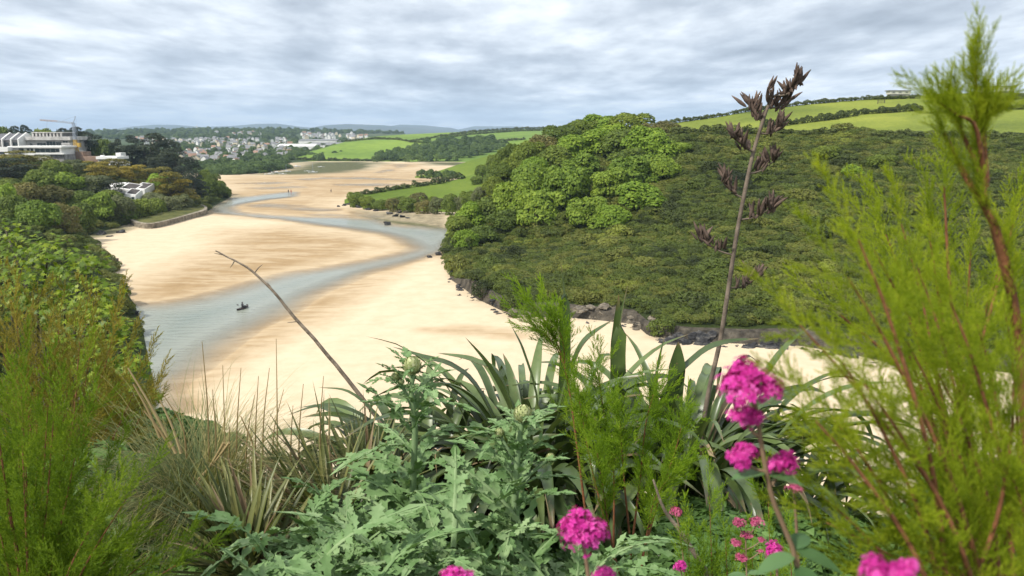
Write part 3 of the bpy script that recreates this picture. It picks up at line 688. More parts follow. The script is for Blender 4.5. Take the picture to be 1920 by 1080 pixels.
hedge('hedge', [(1265, 252), (1340, 252), (1420, 253), (1500, 256), (1600, 258), (1700, 260), (1800, 262), (1930, 264)], 26, 16, 'long dark hedge where the scrub meets the pasture', HILL_R)

# ================================================================== SPURS, FAR HILL
rr_ = random.Random(3)
for i, (x, y, w, h, k) in enumerate([(668, 388, 36, 28, 'oak'), (690, 392, 34, 24, 'oak'), (712, 394, 36, 20, 'oak'), (738, 396, 40, 24, 'dull'), (765, 398, 44, 28, 'oak'), (795, 400, 40, 24, 'dull'), (750, 388, 46, 20, 'oak'), (785, 386, 50, 24, 'dull'), (820, 401, 36, 32, 'grey'), (842, 403, 34, 36, 'oak'), (862, 402, 34, 34, 'grey'), (815, 388, 30, 20, 'oak'), (880, 392, 36, 34, 'oak'), (900, 380, 36, 30, 'grey'), (845, 385, 30, 22, 'oak')]):
    nm = {'oak': 'oak_tree', 'dull': 'thorn_tree', 'grey': 'willow_tree'}[k]
    lab = {0: 'dark rounded tree on the tip of the meadow spur'}.get(i, {'oak': 'green shore tree under the meadow spur', 'dull': 'dull olive thorn leaning over the spur shore', 'grey': 'grey-green tree between the spur meadow and the river beach'}[k])
    tree(x, y, w, h, k, nm, lab, 'tree', 'trees along the meadow spur shore')
hedge('hedge', [(672, 366), (700, 362), (745, 354.5), (800, 347), (838, 342), (868, 333)], 15, 10, 'low hedge along the far edge of the spur meadow', None)
for x, y, w, h in [(790, 334, 22, 17), (806, 335, 22, 18), (822, 335, 22, 15), (838, 335, 20, 17), (850, 334, 18, 14), (866, 335, 16, 8)]:
    tree(x, y, w, h, 'wood', 'shore_tree', 'small dark tree in the clump on the far spur point', 'tree', 'trees on the far spur point')
for x, y, w, h in [(905, 335, 34, 26), (925, 325, 36, 34), (918, 348, 30, 22), (940, 312, 36, 34), (958, 300, 30, 30), (895, 345, 30, 14)]:
    tree(x, y, w, h, 'oak', 'oak_tree', 'dark tree at the top end of the spur meadow', 'tree', 'trees above the spur meadow', HILL_R if x > 930 else None)
rw = np.random.default_rng(12); cnt = 0
for row, (y, xa, xb) in enumerate([(268, 830, 930), (273, 800, 960), (279, 780, 950), (285, 770, 930), (291, 730, 910), (297, 712, 880), (302, 705, 860)]):
    x = xa
    while x < xb:
        tree(x, y+rw.uniform(-2, 2), rw.uniform(17, 26), rw.uniform(11, 16), 'wood', 'woodland_tree', 'dark green tree in the %s row of the far wood' % ['topmost', 'second', 'third', 'fourth', 'fifth', 'sixth', 'lowest'][row], 'tree', 'trees of the far wood', None, trunk=False)
        x += rw.uniform(12, 19)
hedge('hedge', [(540, 300), (600, 301), (680, 302), (720, 302)], 9, 6, 'low hedge at the foot of the far bright field')
tree(598, 301, 24, 14, 'wood', 'woodland_tree', 'lone tree at the foot of the far bright field', 'tree')
for ln, lb in [([(650, 266), (700, 261), (745, 262), (775, 267), (790, 268)], 'curved hedge over the crest of the bright far field'), ([(770, 267), (810, 259), (850, 253), (890, 248), (940, 244), (1030, 240)], 'long hedge climbing the far farmland hill'),
               ([(845, 258), (880, 253), (930, 249), (975, 246), (1020, 245)], 'upper hedge across the far farmland hill'), ([(900, 266), (950, 264), (985, 262)], 'hedge above the far wood')]:
    hedge('hedge', ln, 7, 4.5, lb)

# ================================================================== LEFT HILLSIDE
LT = [ # dark pines
 (250, 300, 66, 44, 'pine'), (287, 302, 70, 50, 'pine'), (312, 318, 70, 54, 'pine'), (332, 336, 66, 56, 'pine'), (350, 352, 60, 56, 'pine'), (364, 368, 48, 46, 'pine'), (272, 322, 60, 46, 'pine'), (302, 340, 60, 50, 'pine'), (236, 312, 52, 38, 'pine'), (340, 374, 50, 46, 'pine'), (378, 372, 34, 36, 'pine'),
 (150, 274, 66, 34, 'pine'), (172, 284, 56, 36, 'pine'), (128, 270, 50, 28, 'pine'), (37, 266, 40, 28, 'pine'), (54, 264, 36, 28, 'pine'), (10, 264, 56, 26, 'oak'), (84, 262, 50, 20, 'oak'),
 (202, 296, 56, 34, 'oak'), (222, 290, 40, 28, 'pine'),
 (195, 342, 66, 38, 'gold'), (226, 338, 66, 40, 'gold'), (250, 348, 56, 38, 'gold'), (175, 330, 50, 28, 'gold'), (278, 348, 50, 32, 'gold'),
 (320, 376, 74, 62, 'gold'), (346, 384, 56, 48, 'gold'), (294, 362, 50, 36, 'lime'),
 (187, 412, 70, 52, 'syc'), (160, 400, 60, 44, 'oak'), (232, 418, 58, 52, 'grey'), (210, 396, 56, 40, 'oak'), (262, 412, 62, 40, 'oak'), (290, 406, 54, 34, 'oak'), (318, 400, 50, 32, 'grey'), (344, 394, 46, 30, 'grey'), (288, 386, 44, 26, 'grey'), (240, 418, 40, 24, 'syc'), (208, 372, 56, 34, 'pine'), (180, 366, 60, 36, 'grey'),
 (45, 328, 130, 44, 'gold'), (20, 338, 90, 40, 'pine'), (108, 336, 60, 36, 'oak'), (130, 362, 70, 40, 'syc'), (84, 358, 76, 40, 'oak'), (46, 386, 84, 44, 'dull'), (100, 392, 80, 46, 'dull'), (145, 400, 60, 40, 'oak'), (154, 432, 60, 52, 'oak'), (120, 440, 70, 60, 'dull'), (75, 436, 80, 62, 'syc'), (36, 424, 80, 60, 'oak'), (8, 400, 60, 56, 'lime'), (150, 330, 44, 24, 'grey'), (136, 322, 40, 22, 'grey'), (20, 372, 60, 36, 'oak'),
 (392, 366, 34, 30, 'oak'), (408, 368, 34, 28, 'oak'), (424, 370, 28, 20, 'oak'), (398, 350, 34, 24, 'oak'), (384, 340, 30, 22, 'oak'), (412, 354, 26, 16, 'oak'),
]
LN = {'pine': ('pine_tree', 'dark pine in the stand above the left shore'), 'gold': ('cypress_tree', 'golden olive cypress with layered boughs near the white house'), 'oak': ('oak_tree', 'olive green tree on the left hillside'), 'syc': ('sycamore_tree', 'fresh green tree on the left hillside'),
      'grey': ('willow_tree', 'grey-green bushy tree on the left hillside'), 'dull': ('thorn_tree', 'brownish grey thorn on the left hillside'), 'lime': ('lime_tree', 'yellow-green tree on the left hillside')}
SPECIAL = {(45, 328): 'widest layered cypress, below the white flat-roofed house at the left edge', (320, 376): 'large golden cypress right of the small white house', (364, 368): 'dark pine nearest the headland tip', (202, 296): 'light green tree just right of the crane', (187, 412): 'bright green tree directly below the small white house', (8, 400): 'yellow-leaved tree at the left picture edge', (294, 362): 'lime-green bush behind the small white house', (37, 266): 'left of two round trees on the skyline behind the houses', (54, 264): 'right of two round trees on the skyline behind the houses'}
for cx, yb, w, h, k in LT:
    tree(cx, yb, w, h, k, LN[k][0], SPECIAL.get((cx, yb), LN[k][1] if not (k == 'oak' and cx > 380) else 'low green tree on the headland tip'), 'tree', 'trees of the left hillside', HILL_L, 350. if (yb < 285 and cx < 135) else (335. if (yb < 300 and cx < 240) else None))
pts = sample_grid(left_g, slice(8, 116), 5200, r_, lambda a: (np.abs(a[..., 0]+120) < 160)*np.clip((np.interp(a[..., 1], LbY, LbX)-a[..., 0])/1.0, 0, 1)*((np.interp(a[..., 1], LbY, LbX)-a[..., 0]) < 110))
n = len(pts); s = r_.uniform(1.8, 4.2, n); sc_ = np.stack([s, s, s*r_.uniform(0.4, 0.75, n)], 1); pts[:, 2] -= s*0.1
scatter('undergrowth', pts, sc_, np.stack([np.zeros(n), np.zeros(n), r_.uniform(0, 6.28, n)], 1), srcs)
tag(bpy.data.objects['undergrowth'], 'dense undergrowth between the trees of the left hillside', 'undergrowth')
# ================================================================== ROCKS
def rock_mat(name, lo, hi, streak):
    m, t, b, o = new_mat(name)
    tc_ = nd(t, 'ShaderNodeNewGeometry')
    mp = nd(t, 'ShaderNodeMapping', {0: tc_.outputs['Position'], 3: (0.6, 0.6, 3.5), 2: (R(25), R(18), 0)})
    n = nd(t, 'ShaderNodeTexNoise', {'Vector': mp.outputs[0], 'Scale': 1.1, 'Detail': 8.0, 'Roughness': 0.7})
    c = rampn(t, n.outputs[0], [(0.34, lo), (0.52, hi), (0.66, streak)])
    t.links.new(c, b.inputs['Base Color']); b.inputs['Roughness'].default_value = 0.85; b.inputs['Specular IOR Level'].default_value = 0.3
    bp = nd(t, 'ShaderNodeBump', {'Height': n.outputs[0], 'Strength': 0.9, 'Distance': 0.35}); t.links.new(bp.outputs[0], b.inputs['Normal'])
    return m
M['slate'] = rock_mat('slate_rock', (0.012, 0.012, 0.014), (0.04, 0.04, 0.042), (0.15, 0.14, 0.125))
M['palerock'] = rock_mat('pale_rock', (0.06, 0.052, 0.042), (0.17, 0.145, 0.11), (0.32, 0.27, 0.20))
def rock_mesh(seed, mat, flat=0.6):
    import bmesh
    r = np.random.default_rng(seed); bm = bmesh.new(); bmesh.ops.create_icosphere(bm, subdivisions=3, radius=0.5)
    pl = unit(r.normal(size=(11, 3))); dd = r.uniform(0.24, 0.45, 11)
    for v in bm.verts:
        p = np.array(v.co)
        for a, b in zip(pl, dd):
            k = p @ a - b
            if k > 0: p = p - a*k
        p = p*(1+0.13*r.normal()); p[2] += 0.05*np.sign(math.sin(p[2]*40)); p[2] *= flat
        v.co = p
    me = bpy.data.meshes.new('rock'); bm.to_mesh(me); bm.free(); me.materials.append(mat); return me
RK = [rock_mesh(i, M['slate'], f) for i, f in enumerate((0.7, 0.55, 0.8, 0.45, 0.65))]
RKP = [rock_mesh(20+i, M['palerock'], f) for i, f in enumerate((0.7, 0.5, 0.8))]
rk = random.Random(11)
def rock(x, y, s, pale=False, label=None, group='dark rocks at the foot of the scrub hill', asp=None):
    p = G(x, y); m = rk.choice(RKP if pale else RK); k = s*p.y/F
    o = obj('rock', m, None, (p.x, p.y, 0.12*k), (rk.uniform(-.4, .4), rk.uniform(-.4, .4), rk.uniform(0, 6.28)), (k*rk.uniform(.8, 1.4), k*rk.uniform(.7, 1.1), k*rk.uniform(.7, 1.1)))
    zone = 'beside the beach corner' if x < 870 else 'by the dark slate ledge' if x < 960 else 'by the pale broken ledge' if x < 1060 else 'under the brown cliff' if x < 1170 else 'in the cove corner' if x < 1250 else 'left of the stalk' if x < 1340 else 'right of the stalk' if x < 1500 else 'near the beach end'
    return tag(o, label or f"{'small' if s < 11 else 'mid-sized' if s < 15 else 'large'} {'pale' if pale else 'dark slaty'} rock {zone}", 'rock', group)
rb = np.array([(a, b) for a, b, _ in Rb])
x = 836.0
while x < 1720:
    y = np.interp(x, rb[:, 0], rb[:, 1]); pale = 985 < x < 1200 and rk.random() < 0.45
    for q in range(2):
        rock(x+rk.uniform(-6, 6), y+rk.uniform(-3, 4)+(3 if q else 0), rk.uniform(8, 19), pale)
    if x > 880 and rk.random() < 0.45: rock(x+rk.uniform(-10, 10), y+rk.uniform(4, 12), rk.uniform(4, 10), pale)
    x += rk.uniform(7, 13)
# slabby outcrops: leaning slabs of one ledge
slabs = [rock_mesh(40+i, M['slate'], 0.25) for i in range(3)]; slabp = [rock_mesh(50+i, M['palerock'], 0.3) for i in range(3)]
for i, (x, y, wpx, hpx, pl, lab) in enumerate([(925, 578, 62, 30, 0, 'dark slate ledge where the beach narrows by the hill'), (985, 596, 60, 26, 1, 'pale broken ledge behind the feathery green plume'), (1120, 600, 90, 46, 1, 'brown cliff ledge with a small dark hollow'), (1205, 618, 60, 48, 1, 'grey cliff at the inner corner of the cove'), (1300, 646, 110, 30, 0, 'long slate ledge behind the flax flower stalk'), (1440, 654, 110, 26, 0, 'slate ledge right of the flax flower stalk'), (1580, 668, 100, 24, 0, 'slate ledge at the right end of the beach'), (852, 520, 24, 30, 0, 'dark rock wall at the beach corner')]):
    p = G(x, y); k = p.y/F; e = empty('rock_outcrop', p, 0, lab, 'rock outcrop', 'rock ledges under the scrub hill')
    for j in range(13):
        s = wpx*k*rk.uniform(.22, .42)
        obj('slab', rk.choice(slabp if pl else slabs), e, ((rk.uniform(-.5, .5))*wpx*k, rk.uniform(-1.6, .2), hpx*k*rk.uniform(0.0, 0.6)), (rk.uniform(.3, .9), rk.uniform(-.5, .2), rk.uniform(-.5, .5)), (s, s*0.7, s))
for x, y, s in [(645, 386, 12), (655, 384, 14), (663, 388, 12), (672, 390, 14), (690, 394, 12), (705, 396, 10), (730, 402, 14), (742, 406, 16), (755, 408, 14), (748, 400, 12), (765, 410, 10), (635, 388, 8)]:
    rock(x, y, s, False, 'dark rock on the beach under the meadow spur', 'rocks under the meadow spur')
for x, y, s, lab in [(822, 478, 16, 'low dark rock at the water by the hill corner'), (806, 483, 10, 'small dark rock standing in the river edge'), (862, 558, 14, 'small rock of the line crossing the sand'), (880, 555, 16, 'middle rock of the line crossing the sand'), (845, 561, 9, 'outermost rock of the line crossing the sand'), (725, 421, 16, 'flat dark rock lying in the river'),
                     (232, 546, 22, 'dark rock below the leafy sycamore at the sand'), (250, 592, 26, 'dark rock at the water edge by the leaves'), (190, 442, 22, 'dark rock on the sand left of the stone wall'), (205, 446, 14, 'small rock near the sand left of the stone wall'), (228, 439, 20, 'flat dark rock on the sand before the stone wall'), (172, 437, 24, 'rock at the foot of the left hillside')]:
    rock(x, y, s, False, lab, 'scattered beach rocks')

# ================================================================== LEFT BUILDINGS
M['render_white'] = plain('white_render', (0.74, 0.73, 0.70), 0.8, 0.06, 0.6)
M['concrete'] = plain('concrete', (0.47, 0.455, 0.43), 0.9, 0.18, 0.5, 0.3, 3)
M['darkconc'] = plain('dark_concrete', (0.20, 0.195, 0.19), 0.9, 0.2, 0.5)
M['slate_roof'] = plain('slate_roof', (0.13, 0.13, 0.14), 0.7, 0.2, 1.0)
M['brown_roof'] = plain('brown_roof', (0.07, 0.06, 0.057), 0.8, 0.2, 1.0)
M['earth'] = plain('terracotta_earth', (0.29, 0.20, 0.145), 0.95, 0.2, 0.4)
M['stonewall'] = plain('wall_stone', (0.27, 0.235, 0.18), 0.95, 0.35, 0.8, 0.6, 4)
M['palestone'] = plain('grey_stone_wall', (0.24, 0.23, 0.22), 0.95, 0.35, 0.8, 0.6, 4)
M['yellow'] = plain('yellow_paint', (0.46, 0.30, 0.06), 0.5, 0.1)
M['steel'] = plain('grey_steel', (0.32, 0.36, 0.42), 0.5, 0.1)
M['redp'] = plain('red_paint', (0.30, 0.23, 0.21), 0.5, 0.1)
M['wood'] = plain('weathered_wood', (0.10, 0.085, 0.07), 0.9, 0.3, 3)
m, t, b, o_ = new_mat('window_glass'); b.inputs['Base Color'].default_value = (0.035, 0.05, 0.055, 1); b.inputs['Roughness'].default_value = 0.08; b.inputs['Specular IOR Level'].default_value = 0.6; M['glass'] = m
def pbox(parent, name, mat, x0, x1, y0, y1, d, thick, ref, off=0.0):
    """a box whose front face covers the pixel rectangle at distance d; ref is the thing's origin"""
    a = P(x0, y1, d+off); c = P(x1, y0, d+off)
    return MB().box(a.x-ref.x, c.x-ref.x, d+off-ref.y, d+off+thick-ref.y, a.z-ref.z, c.z-ref.z).build(name, mat, parent)
def window(parent, x0, x1, y0, y1, d, ref, fr='render_white', n=2):
    w = pbox(parent, 'window', M['glass'], x0, x1, y0, y1, d, 0.1, ref, -0.06)
    a = P(x0, y1, d); c = P(x1, y0, d); mb = MB(); k = 0.09
    y_ = d-ref.y-0.12; X0, X1, Z0, Z1 = a.x-ref.x, c.x-ref.x, a.z-ref.z, c.z-ref.z
    mb.box(X0-k, X1+k, y_, y_+0.055, Z0-k, Z0+k*0.3).box(X0-k, X1+k, y_, y_+0.055, Z1-k*.3, Z1+k)
    for i in range(n+1):
        xx = X0+(X1-X0)*i/n; mb.box(xx-k*.5, xx+k*.5, y_+0.005, y_+0.05, Z0+k*.3, Z1-k*.3)
    mb.build('frame', M[fr], w)
    return w
# apartment block in concrete
D = 318.; ref = P(88, 300, D)
e = empty('apartment_block', ref, 0, 'grey concrete apartment block under construction beside the crane', 'building')
pbox(e, 'wall', M['concrete'], 44, 128, 263, 304, D, 14, ref)
pbox(e, 'roof_slab', M['concrete'], 43, 131, 256, 262.8, D-1.2, 16, ref)
pbox(e, 'penthouse', M['darkconc'], 62, 116, 249.5, 256, D+4, 8, ref)
for i in range(9): pbox(e, 'column', M['concrete'], 60+i*6.6, 62.4+i*6.6, 249, 256, D+3.2, 0.5, ref)
pbox(e, 'penthouse_roof', M['concrete'], 59, 118, 247.6, 249.2, D+3, 9, ref)
for (a, c_, y0, y1) in [(70, 86, 268, 274), (57, 61, 268.5, 273), (88, 104, 265, 274), (106, 116, 266, 273)]: window(e, a, c_, y0, y1, D, ref, 'concrete', 3)
for y0 in (264, 273, 281): pbox(e, 'balcony', M['concrete'], 115, 130.5, y0+4, y0+7.5, D-2, 1.9, ref); window(e, 118, 127, y0, y0+3.6, D, ref, 'concrete', 2)
# gabled house left
ref = P(15, 276, 314.)
e = empty('gabled_house', ref, 0, 'grey slate terrace with white party walls at the left edge', 'house')
pbox(e, 'wall', M['palestone'], -12, 36, 262, 278, 314, 10, ref)
a = P(-12, 263, 314.); c_ = P(36, 263, 314.); tp = P(0, 250.5, 314.)
mb = MB(); mb.add([(a.x-ref.x, -0.4, a.z-ref.z), (c_.x-ref.x, -0.4, c_.z-ref.z), (c_.x-ref.x-1.2, 5, tp.z-ref.z), (a.x-ref.x, 5, tp.z-ref.z), (c_.x-ref.x, 10.4, a.z-ref.z), (a.x-ref.x, 10.4, a.z-ref.z)], [(0, 1, 2, 3), (3, 2, 4, 5)], [(1, 4, 2)]); mb.build('roof', M['slate_roof'], e)
for x0 in (4.5, 21, 35): 
    xa = (P(x0, 263, 314.)-ref).x; ze = a.z-ref.z; zr = tp.z-ref.z; zb = (P(x0, 278, 314.)-ref).z; w_ = .45
    pr = [(-.9, zb), (-.9, ze+.5), (5, zr+.5), (10.9, ze+.5), (10.9, zb)]
    MB().add([(xa, q, z) for q, z in pr]+[(xa+w_, q, z) for q, z in pr], [(0, 1, 6, 5), (1, 2, 7, 6), (2, 3, 8, 7), (3, 4, 9, 8)], [(4, 3, 2, 1, 0), (5, 6, 7, 8, 9)]).build('party_wall', M['render_white'], e)
for x0 in (8, 25): window(e, x0, x0+8, 267, 274, 314, ref, 'slate_roof', 3)
# white modern house
D = 296.; ref = P(60, 300, D)
e = empty('modern_house', ref, 0, 'white flat-roofed modern house with long ribbon windows above the dark cypress', 'house')
pbox(e, 'wall', M['render_white'], -14, 114, 277, 292, D, 12, ref)
pbox(e, 'roof_slab', M['render_white'], 14, 115, 274, 276.9, D-1.2, 13.6, ref)
pbox(e, 'terrace', M['render_white'], 60, 119, 287, 289.5, D-2.2, 2.1, ref)
pbox(e, 'lower_wall', M['render_white'], 67, 93, 289.6, 306, D-1.6, 8, ref)
pbox(e, 'stone_base', M['palestone'], 93.2, 119, 289.8, 309, D-1.2, 8, ref)
window(e, 66, 104, 278.5, 286, D, ref, 'concrete', 4)
for (a, c_, y0, y1) in [(51, 55, 279, 284), (58, 62, 279, 284), (36, 44, 279, 284), (0, 9, 284, 289), (105, 111, 279, 285)]: window(e, a, c_, y0, y1, D, ref, 'slate_roof', 1)
pbox(e, 'annex', M['render_white'], -14, 14, 276, 300, D-4, 4, ref); window(e, 0, 8, 285, 289, D-4, ref, 'slate_roof', 2); pbox(e, 'grey_link', M['palestone'], 15, 34, 281, 296, D-1.5, 1.4, ref)
# site block and low bungalow
ref = P(140, 297, 305.); e = empty('site_foundation', ref, 0, 'raw concrete and red earth footing under the crane', 'foundation')
pbox(e, 'block', M['concrete'], 127, 142, 283, 296, 305, 6, ref); pbox(e, 'block', M['earth'], 142.3, 155, 284.5, 298, 304, 6, ref); pbox(e, 'earth_bank', M['earth'], 150, 184, 293.5, 303, 303, 5, ref)
ref = P(205, 308, 290.); e = empty('bungalow', ref, 0, 'low bungalow with pale flat roof right of the crane', 'house')
pbox(e, 'roof', M['render_white'], 180, 219, 293.5, 298.5, 290, 9, ref); pbox(e, 'wall', M['concrete'], 184, 216, 298.7, 304, 291, 7, ref); pbox(e, 'lower_wall', M['render_white'], 204, 236, 303.5, 310, 287, 3, ref); pbox(e, 'chimney', M['render_white'], 188, 193, 291, 293.4, 292, 1.2, ref)
window(e, 208, 214, 305, 308.5, 287, ref, 'slate_roof', 2); window(e, 222, 230, 305, 308.5, 287, ref, 'slate_roof', 2)
tag(pbox(None, 'garden_studio', M['render_white'], 217, 226, 286.5, 292, 300, 4, Vector((0, 0, 0))), 'small white box-shaped hut among trees above the bungalow', 'hut')
# crane
ref = P(143, 286, 306.); e = empty('tower_crane', ref, 0, 'slim tower crane with yellow base and red-tipped jib', 'crane')
def seg(pa, pb, ra, rb_, nm, mt, par=e, lat=True):
    A = np.array(pa-ref); B = np.array(pb-ref); mb = MB()
    if not lat: mb.tube([A, (A+B)/2, B], [ra, (ra+rb_)/2, rb_], 6); return mb.build(nm, M[mt], par)
    t_ = unit(B-A); s1 = np.array([0, 1.0, 0]); s2 = unit(np.cross(t_, s1)); n_ = 14
    off = [(s1+s2), (s1-s2), (-s1-s2), (-s1+s2)]
    for q in off: mb.tube([A+q*ra, B+q*rb_], 0.09, 4)
    for i in range(n_):
        u0, u1 = i/n_, (i+1)/n_; r0 = ra+(rb_-ra)*u0; r1 = ra+(rb_-ra)*u1
        for k in range(4): mb.tube([A+(B-A)*u0+off[k]*r0, A+(B-A)*u1+off[(k+1) % 4]*r1], 0.055, 4)
    return mb.build(nm, M[mt], par)
seg(P(143, 286, 306), P(140.5, 262, 306), .55, .5, 'lower_mast', 'yellow'); seg(P(140.5, 262, 306), P(137.5, 230, 306), .45, .4, 'upper_mast', 'steel')
seg(P(137.5, 231, 306), P(108, 227.5, 306), .28, .26, 'jib', 'steel'); seg(P(108, 227.5, 306), P(75, 225, 306), .26, .18, 'jib', 'redp')
seg(P(137.5, 230, 306), P(141.5, 218, 306), .16, .12, 'apex', 'steel', lat=False)
for a_, b_ in [((141.5, 218), (112, 228)), ((141.5, 218), (147, 266)), ((88, 226), (88, 246))]: seg(P(*a_, 306), P(*b_, 306), .035, .035, 'cable', 'steel', lat=False)
seg(P(148, 286, 306), P(143, 266, 306), .25, .2, 'brace', 'yellow', lat=False); pbox(e, 'counterweight', M['yellow'], 144.5, 148.5, 268, 276, 305.4, 1.3, ref)
# small white house with mono-pitch roofs
hp = hit(252, 380, HILL_L); D = hp.y; ref = hp; e = empty('white_house', ref, 0, 'small white house with dark sloping roofs among trees above the shore', 'house')
def mono(x0, x1, yl, yr, ybot, d, th, roof=True):
    a = P(x0, ybot, d)-ref; bq = P(x1, ybot, d)-ref; zl = (P(x0, yl, d)-ref).z; zr = (P(x1, yr, d)-ref).z
    Y0 = d-ref.y; mb = MB(); v = [(a.x, Y0, a.z), (bq.x, Y0, a.z), (bq.x, Y0, zr), (a.x, Y0, zl), (a.x, Y0+th, a.z), (bq.x, Y0+th, a.z), (bq.x, Y0+th, zr+1.4), (a.x, Y0+th, zl+1.4)]
    mb.add(v, [(0, 1, 2, 3), (5, 4, 7, 6), (4, 0, 3, 7), (1, 5, 6, 2), (3, 2, 6, 7)]); mb.build('wall', M['render_white'], e)
    if roof:
        w = (bq.x-a.x); u = 0.12
        f = lambda s, q: (a.x+w*s, Y0+th*q, zl+(zr-zl)*s+1.4*q+0.06)
        mb = MB(); mb.add([f(u, .1), f(1-u*.6, .1), f(1-u*.6, .92), f(u, .92)] + [tuple(np.array(f(s, q))-np.array([0, 0, .04])) for s, q in ((u, .1), (1-u*.6, .1), (1-u*.6, .92), (u, .92))], [(0, 1, 2, 3), (4, 7, 6, 5), (0, 4, 5, 1), (1, 5, 6, 2), (2, 6, 7, 3), (3, 7, 4, 0)]); mb.build('roof', M['brown_roof'], e)
mono(226, 254, 353, 357, 380, D+3, 6); mono(250, 272.5, 353, 355, 374, D+5, 7); mono(236, 256, 363, 366, 384, D-1.5, 4.2); mono(197, 226, 353, 352, 372, D+7, 5, False)
window(e, 258, 266.5, 358, 364.5, D+5, ref, 'render_white', 2); window(e, 247, 252.5, 369, 376, D-1.5, ref, 'render_white', 1); window(e, 205, 216, 359, 364, D+7, ref, 'render_white', 2)
# stone sea wall
wl = catmull([tuple(G(*p)) for p in [(244, 421), (252, 426), (266, 430), (284, 431), (305, 427), (330, 420.5), (358, 412.5), (380, 406), (388, 401), (386, 396), (378, 393)]], 60)
mb = MB(); Hh = 1.75; mb2 = MB(); e = empty('sea_wall', Vector(wl[20]), 0, 'curved rubble stone sea wall on the far beach below the white house', 'wall'); o0 = wl[20]
cc = np.array([G(315, 408).x, G(315, 408).y, 0])
inn = unit(cc[None]-wl)*1.0
A = wl-o0; B = wl+inn-o0; n_ = len(wl); up_ = np.array([0, 0, Hh])
v = np.concatenate([A, A+up_, B+up_+np.array([0, 0, .1]), B]); i = np.arange(n_-1)
mb.add(v, np.stack([i, i+1, i+1+n_, i+n_], 1), np.stack([i+n_, i+1+n_, i+1+2*n_, i+2*n_], 1), np.stack([i+2*n_, i+1+2*n_, i+1+3*n_, i+3*n_], 1)); mb.build('core', M['stonewall'], e)
r = np.random.default_rng(4)
for j in range(5):
    s = 0.0; L_ = np.concatenate([[0], np.cumsum(np.linalg.norm(np.diff(A, axis=0), axis=1))])
    while s < L_[-1]-0.6:
        w = r.uniform(.5, 1.1); p = np.array([np.interp(s+w/2, L_, A[:, k]) for k in range(3)]); q = np.array([np.interp(s+w/2+.1, L_, A[:, k]) for k in range(3)])-p; ang = math.atan2(q[1], q[0])
        mt_ = Matrix.Translation(Vector(p)+Vector((0, 0, j*.35+.18))) @ Matrix.Rotation(ang+r.normal(0, .06), 4, 'Z') @ Matrix.Rotation(r.normal(0, .08), 4, 'Y')
        mb2.box(-w/2+.03, w/2-.03, -.12-r.uniform(0, .12), .12, -.16, .15+r.uniform(0, .05), mt_); s += w
st = mb2.build('stone_facing', M['stonewall'], e); st['kind'] = 'stuff'
# turf terrace behind the wall
tv = np.concatenate([B+o0+np.array([0, 0, Hh+.02]), (B+o0)*0.25+cc*0.75+np.array([0, 0, Hh*.8+1.1])]); tv2 = MB(); tv2.add(tv, np.stack([i, i+1, i+1+n_, i+n_], 1)); tag(tv2.build('turf_terrace', M['terrace'], None, True), kind='structure')
# slipway hut on the sand
p = G(206, 494); e = empty('slipway', p, R(-6), 'dark timber landing stage on the sand beside the sycamore', 'jetty')
mb = MB().box(-2.2, 1.5, -.8, .8, .85, 1.0); mb.build('deck', M['wood'], e)
for xx in (-2, -.6, 1.3):
    for yy in (-.7, .7): MB().box(xx-.1, xx+.1, yy-.1, yy+.1, -.1, .85).build('post', M['wood'], e)
MB().box(1.35, 1.5, -.75, .75, .1, .84).build('end_board', M['wood'], e)

# ================================================================== TOWN
M['roof_grey'] = plain('town_roof_grey', (0.20, 0.20, 0.205), 0.8, 0.15, .3); M['roof_red'] = plain('town_roof_red', (0.27, 0.17, 0.12), 0.8, 0.15, .3)
M['h_white'] = plain('town_wall_white', (0.72, 0.71, 0.68), 0.8, 0.06, .2); M['h_cream'] = plain('town_wall_cream', (0.62, 0.54, 0.40), 0.8, 0.06, .2); M['h_grey'] = plain('town_wall_grey', (0.36, 0.35, 0.34), 0.8, 0.1, .2)
HW, HR = {}, {}
for k in ('h_white', 'h_cream', 'h_grey'): HW[k] = MB().box(-.5, .5, -.4, .4, -.6, .72).add([(-.5, -.4, .7), (-.5, .4, .7), (-.5, 0, 1.06), (.5, -.4, .7), (.5, .4, .7), (.5, 0, 1.06)], [(1, 0, 2), (3, 4, 5)]).mesh('wall', M[k])
for k in ('roof_grey', 'roof_red'):
    mb = MB(); mb.add([(-.53, -.46, .67), (.53, -.46, .67), (.53, .46, .67), (-.53, .46, .67), (-.53, 0, 1.09), (.53, 0, 1.09)], [(0, 1, 5, 4), (2, 3, 4, 5)]); HR[k] = mb.mesh('roof', M[k])
WN = MB()
for xx in (-.28, .22):
    WN.box(xx-.09, xx+.09, -.412, -.4, .08, .32)
WN = WN.mesh('window', M['glass'])
ht = random.Random(31); TOWN = bvh_of([town_o]); nh = 0
def house(x, y, s):
    global nh
    p = hit(x, y, TOWN)
    if p is None: return
    k = ht.choice(['h_white']*6+['h_cream']*3+['h_grey']*1); rf = ht.choice(['roof_grey']*4+['roof_red'])
    zone = ('upper ' if y < 262 else 'middle ' if y < 284 else 'lower ') + ('left' if x < 360 else 'centre' if x < 460 else 'right')
    e = empty('house', p, ht.choice([0, 0, 1.57, 1.57]) + ht.uniform(-.5, .5), f"{ {'h_white': 'white', 'h_cream': 'cream', 'h_grey': 'grey'}[k] } house with { {'roof_grey': 'grey', 'roof_red': 'reddish'}[rf] } roof in the {zone} far town", 'house', 'houses of the far town', None, s*.66)
    obj('wall', HW[k], e); obj('roof', HR[rf], e)
    if s > 7.4: obj('window', WN, e)
    nh += 1
